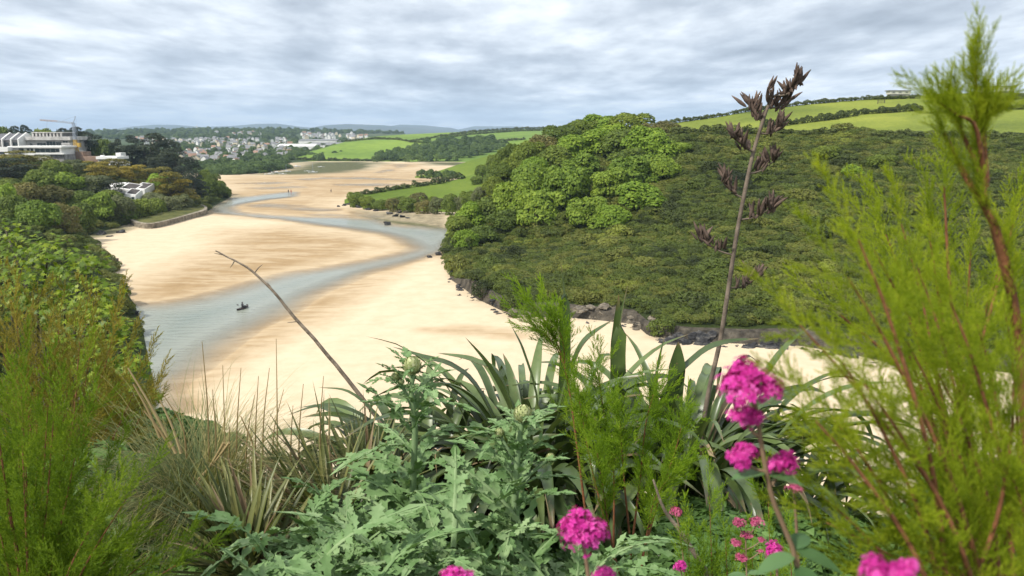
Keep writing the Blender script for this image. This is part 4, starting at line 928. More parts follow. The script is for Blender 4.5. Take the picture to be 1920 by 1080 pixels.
for x0, x1, y0, y1, n_, s0, s1 in [(275, 420, 263, 276, 50, 7, 10), (400, 545, 262, 282, 66, 7, 10), (440, 545, 280, 298, 34, 6.5, 8.5), (335, 445, 296, 312, 26, 8, 10.5), (250, 300, 260, 266, 10, 8, 11), (400, 500, 250, 256, 18, 9, 13), (560, 690, 252, 262, 40, 9, 13), (330, 480, 284, 296, 20, 7, 9)]:
    for _ in range(n_): house(ht.uniform(x0, x1), ht.uniform(y0, y1), ht.uniform(s0, s1))
for x0, x1, y0, y1, d, lab in [(520, 588, 270, 279, 960, 'long white warehouse at the edge of the far town'), (580, 640, 267, 276, 1000, 'second white warehouse with grey roof by the far field'), (560, 630, 261, 266, 1120, 'grey industrial shed behind the white warehouses')]:
    ref = P((x0+x1)/2, y1, d); e = empty('warehouse', ref, 0, lab, 'warehouse')
    pbox(e, 'wall', M['h_white' if 'white' in lab else 'h_grey'], x0, x1, (y0+y1)/2, y1+3, d, 30, ref); a = P(x0-1, (y0+y1)/2, d)-ref; c_ = P(x1+1, (y0+y1)/2, d)-ref; zt = (P(x0, y0, d)-ref).z
    mb = MB(); mb.add([(a.x, -.6, a.z), (c_.x, -.6, a.z), (c_.x, 15, zt), (a.x, 15, zt), (c_.x, 30.6, a.z), (a.x, 30.6, a.z)], [(0, 1, 2, 3), (3, 2, 4, 5)], [(1, 4, 2), (5, 0, 3)]); mb.build('roof', M['h_white' if 'long' in lab else 'roof_grey'], e)
# wind turbine far off
ref = P(370, 248, 2400); e = empty('wind_turbine', ref, 0, 'white wind turbine on the skyline above the town', 'wind turbine')
zt = (P(370, 237, 2400)-ref).z; MB().tube([(0, 0, -4), (0, 0, zt*.5), (0, 0, zt)], [1.2, 1.0, .8], 8).build('tower', M['h_white'], e); MB().box(-.9, .9, -2, 2, zt-.7, zt+.9).build('nacelle', M['h_white'], e)
for k in range(3):
    a_ = k*2.094+.35; MB().tube([(0, -2.3, zt), (math.sin(a_)*4, -2.3, zt+math.cos(a_)*4), (math.sin(a_)*8, -2.3, zt+math.cos(a_)*8)], [.35, .5, .12], 5).build('blade', M['h_white'], e)
# town trees and ridge woods: masses
src_w = [next(c for c in o.children if c.name.startswith('crown')) for o in bpy.data.objects if o.name.startswith('woodland_tree')][:3]
tp = []
rt_ = np.random.default_rng(77)
for x0, x1, y0, y1, n_, s0, s1 in [(160, 760, 243.8, 251, 900, 8, 16), (160, 560, 252, 262, 260, 8, 14), (280, 560, 262, 300, 330, 5, 10), (330, 545, 298, 326, 420, 5, 9), (395, 545, 316, 329, 260, 5, 9), (540, 720, 264, 296, 240, 5, 11)]:
    for _ in range(n_):
        p = hit(rt_.uniform(x0, x1), rt_.uniform(y0, y1), TOWN)
        if p is not None: tp.append((*p, rt_.uniform(s0, s1)))
tp = np.array(tp); n = len(tp); sc_ = np.stack([tp[:, 3], tp[:, 3], tp[:, 3]*rt_.uniform(.5, .85, n)], 1)
ot = scatter('town_woods', tp[:, :3]-np.array([0, 0, .5]), sc_, np.stack([np.zeros(n), np.zeros(n), rt_.uniform(0, 6.28, n)], 1), src_w)
tag(ot, 'dark tree cover between and above the houses of the far town', 'woodland')

# ================================================================== BOATS, PEOPLE, CARAVANS
M['hull'] = plain('white_hull', (0.7, 0.7, 0.7), 0.4, 0.05); M['dark'] = plain('dark_cloth', (0.03, 0.03, 0.035), 0.8, 0.2); M['red'] = plain('red_cloth', (0.35, 0.05, 0.04), 0.8, 0.2); M['skin'] = plain('skin', (0.45, 0.27, 0.19), 0.6, 0.05); M['kayak'] = plain('kayak_plastic', (0.05, 0.035, 0.03), 0.45, 0.1)
def hull_mesh(L_, w, h, mat, name='hull'):
    t_ = np.linspace(-1, 1, 15); k = 7; vs = []
    for q in t_:
        wd = w/2*(1-abs(q)**2.6)+0.02; sheer = h*(0.75+0.35*q*q)
        for a_ in np.linspace(-1, 1, k): vs.append((q*L_/2, a_*wd, sheer*(abs(a_)**2.2)))
    top = [(v[0], v[1]*.96, v[2]-.02) for v in vs]
    mb = MB(); mb.add(vs, grid_faces(15, k))
    dk = [(q*L_/2, a_*(w/2*(1-abs(q)**2.6)+.015), h*(0.7+0.35*q*q)) for q in t_ for a_ in (-1, 1)]; mb.add(dk, grid_faces(15, 2))
    return mb.mesh(name, mat, True)
def boat(x, y, L_, label, mast=None, rz=0.0):
    p = G(x, y); e = empty('sailing_boat' if mast else 'dinghy', p + Vector((0, 0, -.05)), rz, label, 'boat', 'boats lying in the upper estuary')
    obj('hull', hull_mesh(L_, L_*.34, L_*.16, M['hull']), e); MB().box(-L_*.12, L_*.16, -L_*.09, L_*.09, L_*.125, L_*.2).build('cabin', M['hull'], e)
    if mast:
        MB().tube([(0, 0, .3), (0, 0, mast)], .09, 5).build('mast', M['steel'], e); MB().tube([(0, 0, L_*.3), (-L_*.42, 0, L_*.3)], .07, 5).build('boom', M['steel'], e)
boat(587, 324.5, 6.0, 'white sailing boat with bare mast on the far sand', 6.6, .4); boat(576, 322, 4.2, 'small white boat left of the sailing boat', None, .2); boat(602, 314, 5, 'lone white boat on the far marsh edge', None, .1)
for x, y, L_, lb in [(541, 314, 7, 'white boat at the far marsh shore'), (555, 313.5, 7, 'white boat right of the marsh shore boat'), (505, 328, 6, 'boat drawn up at the far wooded shore'), (518, 325, 6.5, 'boat pulled onto sand below the town trees'), (537, 323, 6, 'white boat at the end of the far shore row'), (530, 327.5, 5, 'low white dinghy nearest on the far shore')]: boat(x, y, L_, lb, 5.5 if 'end' in lb else None, .3)
def person(x, y, label, cloth, hgt=1.72, rz=0.0, seat=False, base=None, stride=.18):
    """one continuous figure from a skinned skeleton"""
    p = base or G(x, y); e = empty('person', p, rz, label, 'person', scale=hgt/1.75)
    V = [(0, 0, .95), (0, 0, 1.15), (0, 0, 1.40), (0, 0, 1.50), (0, .02, 1.66), (-.17, 0, 1.40), (-.24, .03, 1.14), (-.22, .14, .92), (.17, 0, 1.40), (.24, -.02, 1.14), (.23, .05, .90), (-.10, 0, .90), (-.11, stride*.6, .50), (-.11, stride*.3, .07), (-.11, stride*.3+.16, .04), (.10, 0, .90), (.11, -stride*.2, .50), (.11, -stride, .07), (.11, -stride+.16, .04)]
    if seat: V[11:] = [(-.10, .02, .90), (-.13, .42, 1.02), (-.12, .80, .90), (-.12, .92, .98), (.10, .02, .90), (.13, .42, 1.02), (.12, .80, .90), (.12, .92, .98)]
    if seat: V[6] = (-.32, .2, 1.2); V[7] = (-.36, .42, 1.22); V[9] = (.30, .2, 1.18); V[10] = (.36, .42, 1.16)
    E = [(0, 1), (1, 2), (2, 3), (3, 4), (2, 5), (5, 6), (6, 7), (2, 8), (8, 9), (9, 10), (0, 11), (11, 12), (12, 13), (13, 14), (0, 15), (15, 16), (16, 17), (17, 18)]
    rd = [.15, .14, .15, .06, .105, .07, .05, .035, .07, .05, .035, .10, .07, .045, .035, .10, .07, .045, .035]
    me = bpy.data.meshes.new('body'); me.from_pydata(V, E, []); me.materials.append(M[cloth]); o = obj('body', me, e, (0, 0, -.88) if seat else None)
    sk_ = o.modifiers.new('skin', 'SKIN')
    for i_, q in enumerate(me.skin_vertices[0].data if me.skin_vertices else []): q.radius = (rd[i_], rd[i_])
    if not me.skin_vertices:
        bpy.context.view_layer.objects.active = o
    o.modifiers.new('sub', 'SUBSURF').levels = 1
    MB().tube([(0, .02, 1.56-(.88 if seat else 0)), (0, .03, 1.64-(.88 if seat else 0)), (0, .03, 1.74-(.88 if seat else 0)), (0, .02, 1.775-(.88 if seat else 0))], [.07, .105, .10, .05], 10).build('head', M['skin'], e, True)
    MB().tube([(0, -.015, 1.63-(.88 if seat else 0)), (0, -.01, 1.74-(.88 if seat else 0)), (0, 0, 1.795-(.88 if seat else 0))], [.098, .112, .05], 10).build('hair', M['dark'], e, True)
    return e
person(541, 363, 'left walker of the pair on the far wet sand', 'dark', 1.75, .3); person(546, 363, 'right walker of the pair on the far wet sand', 'red', 1.68, -.2); person(621, 362, 'lone walker in dark clothes on the far wet sand', 'dark', 1.8, 1.2)
p = G(455, 579); kz = R(72)
e = empty('kayak', p + Vector((0, 0, .0)), kz, 'dark kayak on the wide river bend', 'kayak'); obj('hull', hull_mesh(2.7, .62, .26, M['kayak']), e)
person(0, 0, 'paddler in dark clothes seated in the kayak', 'dark', 1.7, kz-1.57, True, p + Vector((0, 0, .18)))
e2 = empty('paddle', p + Vector((0, 0, .55)), kz+1.3, 'double-bladed paddle held by the kayaker', 'paddle'); MB().tube([(-1.05, 0, .25), (1.05, 0, -.1)], .02, 6).build('shaft', M['steel'], e2)
for s_ in (-1, 1): MB().box(-.22, .22, -.015, .015, -.08, .08, Matrix.Translation((s_*1.15, 0, .08-.17*s_-.01))).build('blade', M['kayak'], e2)
M['caravan'] = plain('caravan_cream', (0.60, 0.58, 0.52), 0.6, 0.06)
for x0, x1, y0, y1, lab in [(1668, 1708, 169, 176.5, 'pale static caravan on the skyline left of the feathery plume'), (1838, 1868, 161.5, 172, 'pale static caravan on the skyline behind the feathery plume'), (1870, 1903, 161, 171, 'rightmost static caravan on the skyline')]:
    D = 302.; ref = P((x0+x1)/2, y1, D); e = empty('static_caravan', ref, 0, lab, 'caravan', 'static caravans on the skyline')
    pbox(e, 'body', M['caravan'], x0, x1, y0+1.6, y1, D, 3, ref); pbox(e, 'roof', M['roof_grey'], x0-1, x1+1, y0, y0+1.5, D-.3, 3.6, ref); pbox(e, 'skirt', M['darkconc'], x0+1, x1-1, y1+.2, y1+8, D+.2, 2.6, ref)
    for q in range(3):
        u = x0+(x1-x0)*(.12+.3*q); window(e, u, u+(x1-x0)*.15, y0+3, y1-2.5, D, ref, 'caravan', 1)
p = hit(1652, 194, HILL_R)
if p:
    e = empty('field_gate', p, R(8), 'small wooden field gate in the upper pasture', 'gate')
    for xx in (-1.3, 1.3): MB().box(xx-.09, xx+.09, -.09, .09, -.2, 1.35).build('post', M['wood'], e)
    for zz in (.35, .7, 1.05): MB().box(-1.2, 1.2, -.03, .03, zz-.06, zz+.06).build('rail', M['wood'], e)
# ================================================================== FOREGROUND PLANTS
def npv(v): return np.array([v.x, v.y, v.z])
def PP(q): return npv(P(*q))
FG = {
 'tam_y': foliage('tamarisk_yellow', [(0.162, 0.225, 0.014), (0.275, 0.343, 0.020), (0.411, 0.450, 0.034)], 6.0, 0.5, 0.5, 0.5, 0.5, 0.6, 0.15, 1.3),
 'tam_g': foliage('tamarisk_green', [(0.119, 0.206, 0.014), (0.206, 0.317, 0.024), (0.347, 0.459, 0.039)], 4.0, 0.5, 0.5, 0.5, 0.5, 0.6, 0.15, 1.3),
 'tam_l': foliage('tamarisk_deep_green', [(0.087, 0.152, 0.011), (0.151, 0.232, 0.018), (0.255, 0.337, 0.029)], 4.0, 0.5, 0.5, 0.5, 0.5, 0.6, 0.15, 1.3),
 'tam_b': foliage('tamarisk_brown', [(0.100, 0.097, 0.015), (0.200, 0.179, 0.029), (0.351, 0.270, 0.055)], 2.5, 0.5, 0.5, 0.7, 0.35, 0.6, 0.15, 1.4),
 'sycleaf': foliage('near_sycamore_leaf', [(0.073, 0.128, 0.010), (0.132, 0.207, 0.014), (0.264, 0.325, 0.025)], 0.5, 0.2, 0.9, 0.3, 0.35, 0.5, 0.3, 1.4),
 'flax': foliage('flax_leaf', [(0.046, 0.075, 0.023), (0.077, 0.115, 0.034), (0.132, 0.181, 0.061)], 9.0, 0.1, 1.0, 0.6, 0.15, 0.34, 0.5, 1.5, (0.17, 0.12, 0.06)),
 'dryflax': foliage('dry_flax_leaf', [(0.13, 0.09, 0.05), (0.22, 0.16, 0.09), (0.32, 0.25, 0.15)], 2.0, 0.1, 1.0, 0.3, 0.1, 0.7, 0.2),
 'sword': foliage('sword_leaf', [(0.046, 0.062, 0.016), (0.085, 0.104, 0.026), (0.182, 0.182, 0.058)], 2.0, 0.1, 1.0, 0.4, 0.15, 0.42, 0.4),
 'grassb': foliage('grass_blade', [(0.07, 0.10, 0.045), (0.13, 0.16, 0.06), (0.24, 0.22, 0.09), (0.38, 0.31, 0.14)], 1.5, 1.0, 0.2, 0.5, 0.25, 0.6, 0.2),
 'straw': foliage('straw', [(0.270, 0.198, 0.090), (0.378, 0.288, 0.144), (0.468, 0.378, 0.216)], 2.0, 0.4, 0.6, 0.3, 0.15, 0.7, 0.2),
 'cardoon': foliage('cardoon_leaf', [(0.094, 0.175, 0.053), (0.151, 0.252, 0.096), (0.253, 0.348, 0.166)], 14.0, 0.7, 0.6, 0.6, 0.18, 0.6, 0.25, 1.15),
 'cardstem': foliage('cardoon_stem', [(0.16, 0.24, 0.11), (0.21, 0.30, 0.15), (0.28, 0.37, 0.21)], 5, 0.4, 0.3, 0.4, 0.05, 0.6, 0.25),
 'bud': foliage('cardoon_bud', [(0.220, 0.264, 0.094), (0.363, 0.396, 0.176), (0.506, 0.506, 0.286)], 20, 0.9, 0.2, 0.3, 0.05, 0.6, 0.25),
 'pink': foliage('valerian_petal', [(0.36, 0.010, 0.17), (0.64, 0.045, 0.37), (0.84, 0.19, 0.58)], 40, 0.9, 0.15, 0.5, 0.3, 0.6, 0.15, 1.1),
 'dustpink': foliage('valerian_faded', [(0.33, 0.04, 0.12), (0.48, 0.09, 0.20), (0.56, 0.20, 0.28)], 40, 0.9, 0.2, 0.5, 0.25, 0.6, 0.15, 1.1),
 'valleaf': foliage('valerian_leaf', [(0.06, 0.13, 0.05), (0.10, 0.19, 0.07), (0.15, 0.25, 0.10)], 8, 0.3, 0.6, 0.4, 0.25, 0.5, 0.3),
 'valstem': foliage('valerian_stem', [(0.20, 0.13, 0.08), (0.27, 0.18, 0.11), (0.25, 0.24, 0.13)], 10, 0.3, 0.3, 0.6, 0.05, 0.6, 0.3),
 'ivy': foliage('ground_cover_leaf', [(0.053, 0.105, 0.027), (0.090, 0.173, 0.038), (0.150, 0.255, 0.075)], 2.0, 0.7, 0.3, 0.4, 0.2),
}
M['redbark'] = plain('tamarisk_bark', (0.22, 0.09, 0.04), 0.8, 0.25, 30, 0.3, 120)
M['deadwood'] = plain('dead_twig', (0.24, 0.19, 0.14), 0.9, 0.35, 25, 0.5, 120)
M['stalk'] = plain('flax_stalk', (0.16, 0.125, 0.095), 0.85, 0.35, 12, 0.4, 90)
M['pod'] = plain('seed_pod', (0.115, 0.08, 0.062), 0.85, 0.45, 18, 0.3, 90)

def ribbon(ctrl, w, n=14, fold=0.35, prof=None, twist=0.0, side_ref=None, rnd=None):
    """a folded strap leaf along a curve: vertices and faces"""
    c = catmull(ctrl, n); t = unit(np.gradient(c, axis=0)); u = np.linspace(0, 1, n)
    ref = np.array([0, 0, 1.0]) if side_ref is None else np.asarray(side_ref, float)
    sd_ = np.cross(t, ref); bad = np.linalg.norm(sd_, axis=1) < 0.08; sd_[bad] = np.array([1, 0, 0]); sd_ = unit(sd_)
    for i in range(1, n):
        if sd_[i] @ sd_[i-1] < 0: sd_[i] *= -1
    nr = np.cross(sd_, t)
    if twist:
        a = (twist*u)[:, None]; sd_, nr = sd_*np.cos(a)+nr*np.sin(a), nr*np.cos(a)-sd_*np.sin(a)
    ww = (w*(prof(u) if prof else np.minimum(1, 0.55+u*2)*np.clip((1-u)*3.2, 0.0, 1)**0.75))[:, None]
    l = c+sd_*ww*0.5+nr*ww*fold*0.5; r_2 = c-sd_*ww*0.5+nr*ww*fold*0.5
    v = np.stack([l, c, r_2], 1).reshape(-1, 3); i = np.arange(n-1)[:, None]*3; j = np.arange(2)[None]
    f = np.stack([i+j, i+j+1, i+3+j+1, i+3+j], -1).reshape(-1, 4)
    return v, f
def ribbon_obj(name, parent, ctrl, w, mat, org, **k):
    v, f = ribbon(np.asarray(ctrl)-org, w, **k)
    return obj(name, mesh_np(name, v, [f], mat, {'rnd': np.full(len(v), random.random()), 'along': np.repeat(np.linspace(0, 1, len(v)//3), 3)}, True), parent)
def arch(base, az, el, ln, droop, n=6, kink=None):
    """control points of a blade that leaves base at elevation el and bends over"""
    p = np.array(base, float); pts = [p.copy()]; e_ = el; s = ln/(n-1)
    for i in range(n-1):
        p = p + s*np.array([math.cos(e_)*math.cos(az), math.cos(e_)*math.sin(az), math.sin(e_)]); pts.append(p.copy())
        e_ -= droop*(0.4+1.2*i/(n-1))/(n-1)
        if kink is not None and i == kink: e_ -= 1.3
    return np.array(pts)

# ------------------------------------------------------------------ tamarisk sprigs
def sprig_mesh(seed, mat):
    r = np.random.default_rng(seed); V, F3, RN = [], [], []; nn = 0
    ax = catmull([(0, 0, 0), (r.normal(0, .03), r.normal(0, .03), .35), (r.normal(0, .06), r.normal(0, .06), .7), (r.normal(0, .1), r.normal(0, .1), 1.0)], 12)
    nb = 30
    for i in range(nb):
        u = 0.06+0.94*i/nb; k = u*11; p0 = ax[int(k)]*(1-k % 1)+ax[min(11, int(k)+1)]*(k % 1)
        a = i*2.4+r.normal(0, .3); tilt = r.uniform(.45, .85)*(1-.35*u); l = (0.30*(1-.62*u)+.07)*r.uniform(.7, 1.2)
        d0 = np.array([math.cos(a)*math.sin(tilt), math.sin(a)*math.sin(tilt), math.cos(tilt)])
        br = catmull([p0, p0+d0*l*.5, p0+d0*l*.92+np.array([0, 0, l*.12])], 6)
        rn = r.uniform()
        for q in range(15):
            s = q/15*4.99; c = br[int(s)]*(1-s % 1)+br[int(s)+1]*(s % 1); t = unit(br[min(5, int(s)+1)]-br[int(s)])
            sd_ = unit(r.normal(size=3)); sd_ = unit(sd_-t*(sd_@t)); ln = .055*(1-.4*q/15)*r.uniform(.7, 1.3); w = .0075
            tip = c+(t*.8+sd_*.62)*ln; b2 = np.cross(t, sd_)*w
            V += [c-b2, c+b2, tip]; F3.append((nn, nn+1, nn+2)); nn += 3; RN += [rn*.6+r.uniform()*.4]*3
        w = .004; sd_ = unit(np.cross(d0, [0, 0, 1])+1e-6)*w
        for q in range(5):
            V += [br[q]-sd_, br[q]+sd_, br[q+1]]; F3.append((nn, nn+1, nn+2)); nn += 3; RN += [rn]*3
    return mesh_np('sprig', np.array(V), [np.array(F3)], mat, {'rnd': np.array(RN)})
def tamarisk(name, label, branches, mat, seed, slen, per, base_px, spread=.9, rad=.006, first=.25, leanup=.6, group=None, cat='shrub', ends=True, jit=0.0):
    """branches: pixel/distance polylines; sprigs clothe their upper part"""
    org = PP(base_px); r = np.random.default_rng(seed); e = empty(name, org, 0, label, cat, group)
    meshes = [sprig_mesh(seed*10+i, FG[mat]) for i in range(4)]
    pos, dr, sz = [], [], []
    for bi, (b, sc) in enumerate(branches):
        c = catmull([PP(q) for q in b], 14)-org
        MB().tube(c, np.linspace(rad, rad*.25, 14)*sc[1], 6).build('branch', M['redbark'], e, True)
        nb = max(3, int(per*sc[0]))
        for k in range(nb):
            u = first+(1-first)*(k+r.uniform(0, 1))/nb; s = min(u*13, 12.99); p = c[int(s)]*(1-s % 1)+c[int(s)+1]*(s % 1); t = unit(c[int(s)+1]-c[int(s)])
            d = unit(t*leanup+unit(r.normal(size=3))*spread+np.array([0, 0, .25])); pos.append(p+r.normal(0, jit, 3)); dr.append(d); sz.append(slen*r.uniform(.55, 1.2)*(1.05-.35*u))
        if ends: pos.append(c[-1]); dr.append(unit(c[-1]-c[-2])); sz.append(slen*.9)
    rot = np.array([Vector(d).to_track_quat('Z', 'Y').to_euler()[:] for d in dr]); sz = np.array(sz); pos = np.array(pos)
    srcs_ = []
    for i in range(4):
        q = obj('sprig', meshes[i], e, pos[i], rot[i], sz[i]); srcs_.append(q)
    f = scatter('foliage', pos[4:], np.repeat(sz[4:, None], 3, 1), rot[4:], srcs_, 'stuff', e)
    return e
# tall one close on the right
br = [([(1945, 1180, 1.05), (1925, 820, 1.02), (1905, 600, 1.0), (1868, 430, .98), (1810, 330, .98), (1770, 250, 1.0)], (2.4, 1.3)),
      ([(1895, 560, 1.0), (1850, 380, 1.0), (1832, 250, 1.0), (1830, 170, 1.0), (1830, 120, 1.0)], (2.6, .5)),
      ([(1850, 350, 1.0), (1830, 240, .98), (1795, 215, .97), (1760, 190, .97)], (.9, .45)), ([(1850, 340, 1.0), (1845, 240, 1.0), (1855, 220, 1.0)], (1.5, .5)), ([(1840, 330, 1.0), (1800, 240, 1.0), (1790, 215, 1.0)], (1.5, .5))]
tamarisk('tamarisk_shrub', 'tall feathery yellow-green tamarisk with red-brown stem at the right edge', br, 'tam_y', 1, .075, 17, (1945, 1180, 1.05), .42, .0075, .30, 1.1)
br = []; rb_ = random.Random(8)
for (x, y) in [(1500, 610), (1590, 520), (1610, 450), (1690, 420), (1640, 520), (1720, 500), (1780, 560), (1580, 680), (1530, 790), (1560, 860), (1540, 930), (1550, 980), (1620, 720), (1700, 640), (1760, 700), (1830, 600), (1880, 560), (1900, 720), (1680, 800), (1600, 860), (1740, 860), (1850, 800), (1780, 960), (1660, 960), (1900, 900), (1930, 640), (1820, 700), (1560, 780), (1880, 1010), (1720, 1040), (1600, 1060)]:
    d = rb_.uniform(.75, 1.25); bx_, by_ = 1800+rb_.uniform(-60, 140), 1240
    br.append(([(bx_, by_, d), (bx_*.55+x*.45+40, by_*.55+y*.45, d), (bx_*.2+x*.8+25, by_*.2+y*.8, d), (x, y, d)], (1.9 if x > 1630 else .95, .9)))
tamarisk('tamarisk_shrub', 'dense blurred yellow-green tamarisk filling the lower right corner', br, 'tam_y', 2, .11, 11, (1800, 1240, 1.0), .75, .0042, .22, .8)
br = []
for (x, y) in [(1575, 590), (1640, 470), (1660, 440), (1740, 420), (1820, 470), (1700, 560), (1880, 480), (1770, 350), (1900, 420)]:
    d = rb_.uniform(1.3, 1.7); br.append(([(1850, 1150, d), (1810+rb_.uniform(-40, 40), 900, d), ((1800+x)/2, (800+y)/2, d), (x, y, d)], (1.1, 1.2)))
tamarisk('tamarisk_shrub', 'tamarisk with red-brown branches behind the blurred one at right', br, 'tam_y', 3, .15, 14, (1850, 1150, 1.5), .6, .0055, .3, .9)
# centre
br = [([(1110, 1060, 3.3), (1085, 860, 3.3), (1062, 700, 3.3), (1035, 625, 3.3), (1000, 575, 3.3)], (2.6, 1.0)), ([(1060, 690, 3.3), (1035, 640, 3.3), (985, 600, 3.3)], (1.2, .5)), ([(1060, 700, 3.3), (1055, 640, 3.3), (1035, 590, 3.3)], (1.2, .5)),
      ([(1150, 1060, 3.2), (1150, 880, 3.2), (1130, 760, 3.2), (1120, 690, 3.2)], (2.0, .8)), ([(1180, 1060, 3.1), (1200, 900, 3.1), (1210, 800, 3.1), (1225, 740, 3.1)], (2.4, .8)), ([(1200, 1060, 3.0), (1240, 920, 3.0), (1265, 850, 3.0), (1280, 790, 3.0)], (1.8, .8)), ([(1140, 1000, 3.1), (1110, 880, 3.1), (1095, 800, 3.1), (1085, 745, 3.1)], (2.0, .7)), ([(1180, 1000, 3.0), (1170, 900, 3.0), (1165, 830, 3.0), (1160, 770, 3.0)], (2.2, .7)), ([(1200, 1080, 2.9), (1215, 990, 2.9), (1230, 930, 2.9), (1260, 890, 2.9)], (2.0, .7)), ([(1160, 1080, 2.9), (1140, 980, 2.9), (1130, 910, 2.9), (1120, 850, 2.9)], (1.8, .7))]
tamarisk('tamarisk_shrub', 'feathery green tamarisk growing through the flax in the centre', br, 'tam_g', 4, .20, 17, (1150, 1060, 3.2), .75, .007, .3, .9)
br = []
for (x, y) in [(1290, 1000), (1330, 930), (1360, 1010), (1440, 930), (1410, 1040), (1480, 1000), (1320, 1060)]:
    br.append(([(x+10, 1200, 2.4), (x+5, (1200+y)/2, 2.4), (x, y, 2.4)], (.8, .6)))
tamarisk('tamarisk_shrub', 'low wispy tamarisk sprays under the small pink flowers', br, 'tam_g', 9, .17, 14, (1380, 1200, 2.4), .6, .005, .3, .9)
# left
br = []; rb_ = random.Random(18)
for (x, y) in [(-20, 700), (40, 740), (90, 760), (30, 790), (100, 790), (160, 800), (0, 860), (70, 860), (140, 860), (200, 880), (240, 930), (40, 940), (120, 950), (180, 970), (0, 1000), (80, 1020), (160, 1040), (230, 1010), (40, 800), (-30, 780), (100, 900), (10, 930), (200, 1060), (290, 1040), (330, 1060), (140, 740)]:
    d = rb_.uniform(1.9, 2.5); br.append(([(60+rb_.uniform(-60, 60), 1260, d), ((60+x)/2, (1230+y)/2, d), (x, y, d)], (1.0, .8)))
tamarisk('tamarisk_shrub', 'soft green tamarisk filling the lower left corner', br, 'tam_l', 5, .23, 15, (60, 1260, 2.2), .7, .006, .2, .85)
br = []
for (x, y) in [(30, 600), (110, 620), (150, 640), (90, 660), (170, 660), (210, 640), (230, 700), (190, 730), (130, 700), (250, 740), (60, 640), (0, 640), (270, 770), (210, 780), (20, 660), (120, 760), (180, 800), (260, 800)]:
    d = rb_.uniform(4.0, 5.2); br.append(([(90+rb_.uniform(-80, 80), 1120, d), ((80+x)/2+10, (1080+y)/2, d), (x, y, d)], (1.0, .9)))
tamarisk('tamarisk_shrub', 'brownish tamarisk behind the soft green one on the left', br, 'tam_b', 6, .42, 15, (90, 1120, 4.6), .75, .01, .25, .8)

# ------------------------------------------------------------------ sycamore just below on the left
def palm_leaf(mat, seed):
    r = np.random.default_rng(seed); pts = [(0, 0)]
    for a, l in [(-125, .45), (-95, .30), (-70, .78), (-48, .42), (-32, .9), (-18, .55), (0, 1.05), (18, .55), (32, .9), (48, .42), (70, .78), (95, .30), (125, .45)]:
        l *= r.uniform(.9, 1.1); pts.append((math.sin(R(a))*l*.62, math.cos(R(a))*l*.62))
    v = np.array([(x, y, -.30*(x*x+y*y)+.06*abs(x)) for x, y in pts]); n = len(pts)
    return mesh_np('leaf', v, [np.array([(0, i, i+1) for i in range(1, n-1)])], mat, {'rnd': np.full(n, r.uniform())}, True)
SL = [palm_leaf(FG['sycleaf'], i) for i in range(4)]
org = PP((120, 900, 11.5)); e = empty('sycamore_tree', org, 0, 'near sycamore with large fresh green leaves overhanging the river at left', 'tree')
r = np.random.default_rng(2); tips = []
blobs = [(30, 470, 60, 11.5), (90, 480, 60, 11), (150, 500, 55, 10.5), (70, 550, 70, 11), (180, 560, 55, 10), (205, 610, 50, 9.6), (225, 660, 42, 9.2), (150, 640, 60, 9.8), (210, 720, 50, 8.6), (250, 690, 34, 8.8), (275, 745, 34, 8.0), (240, 770, 40, 8.0), (120, 580, 60, 10.4), (170, 700, 60, 9), (20, 540, 60, 11), (10, 430, 40, 12)]
for x, y, rd_, d in blobs:
    c = catmull([org, org*.5+PP((x, y, d))*.5+r.normal(0, .2, 3), PP((x, y, d))], 8)-org; MB().tube(c, np.linspace(.05, .012, 8), 6).build('limb', M['bark'], e, True)
LP, LR, LS = [], [], []
for x, y, rd_, d in blobs:
    k = d/F; c = PP((x, y, d))-org
    for _ in range(int(125*(rd_/50)**2)):
        dv = unit(r.normal(size=3)); p = c+dv*np.array([1, .9, .8])*rd_*k*r.uniform(.45, 1.08)
        nrm = unit(dv*.5+np.array([0, -.35, .8])+r.normal(0, .35, 3)); q = Vector(nrm).to_track_quat('Z', 'Y') @ Quaternion((0, 0, 1), r.uniform(0, 6.28))
        LP.append(p); LR.append(q.to_euler()[:]); LS.append(r.uniform(.075, .15))
LP, LR, LS = map(np.array, (LP, LR, LS)); near = np.argsort(LP[:, 1]-LP[:, 2]*.2)[:290]; mask = np.zeros(len(LP), bool); mask[near] = True
lsrc = []
for i in near: lsrc.append(obj('leaf', SL[i % 4], e, LP[i], LR[i], LS[i]))
scatter('foliage', LP[~mask], np.repeat(LS[~mask][:, None], 3, 1), LR[~mask], lsrc[:4], 'stuff', e)

# ------------------------------------------------------------------ flax
def flax(base_px, label, nl, seed, ln=(.8, 1.25), azr=(0, 6.28), heroes=(), elr=(.7, 1.5), w=(.045, .08), dry=.10, rad=.42):
    org = PP(base_px); e = empty('flax_plant', org, 0, label, 'flax', 'flax clumps in the middle of the garden bank'); r = np.random.default_rng(seed)
    for i in range(nl):
        az = r.uniform(*azr); el = r.uniform(*elr); l = r.uniform(*ln); b = org+np.array([math.cos(az), math.sin(az), 0])*r.uniform(0, rad)
        dr_ = r.uniform(.6, 2.2)*(1.5-el)+r.uniform(1.2, 3.4); isd = r.uniform() < dry
        ribbon_obj('leaf', e, arch(b, az, el, l*(.8 if isd else 1), dr_*(1.6 if isd else 1), 7, r.integers(2, 5) if r.uniform() < .16 else None), r.uniform(*w)*(.6 if isd else 1), FG['dryflax' if isd else 'flax'], org, n=15, fold=r.uniform(.15, .6), twist=r.normal(0, .5))
    for px, w_ in heroes:
        ribbon_obj('leaf', e, [PP(q) for q in px], w_, FG['flax'], org, n=18, fold=.4)
    return e
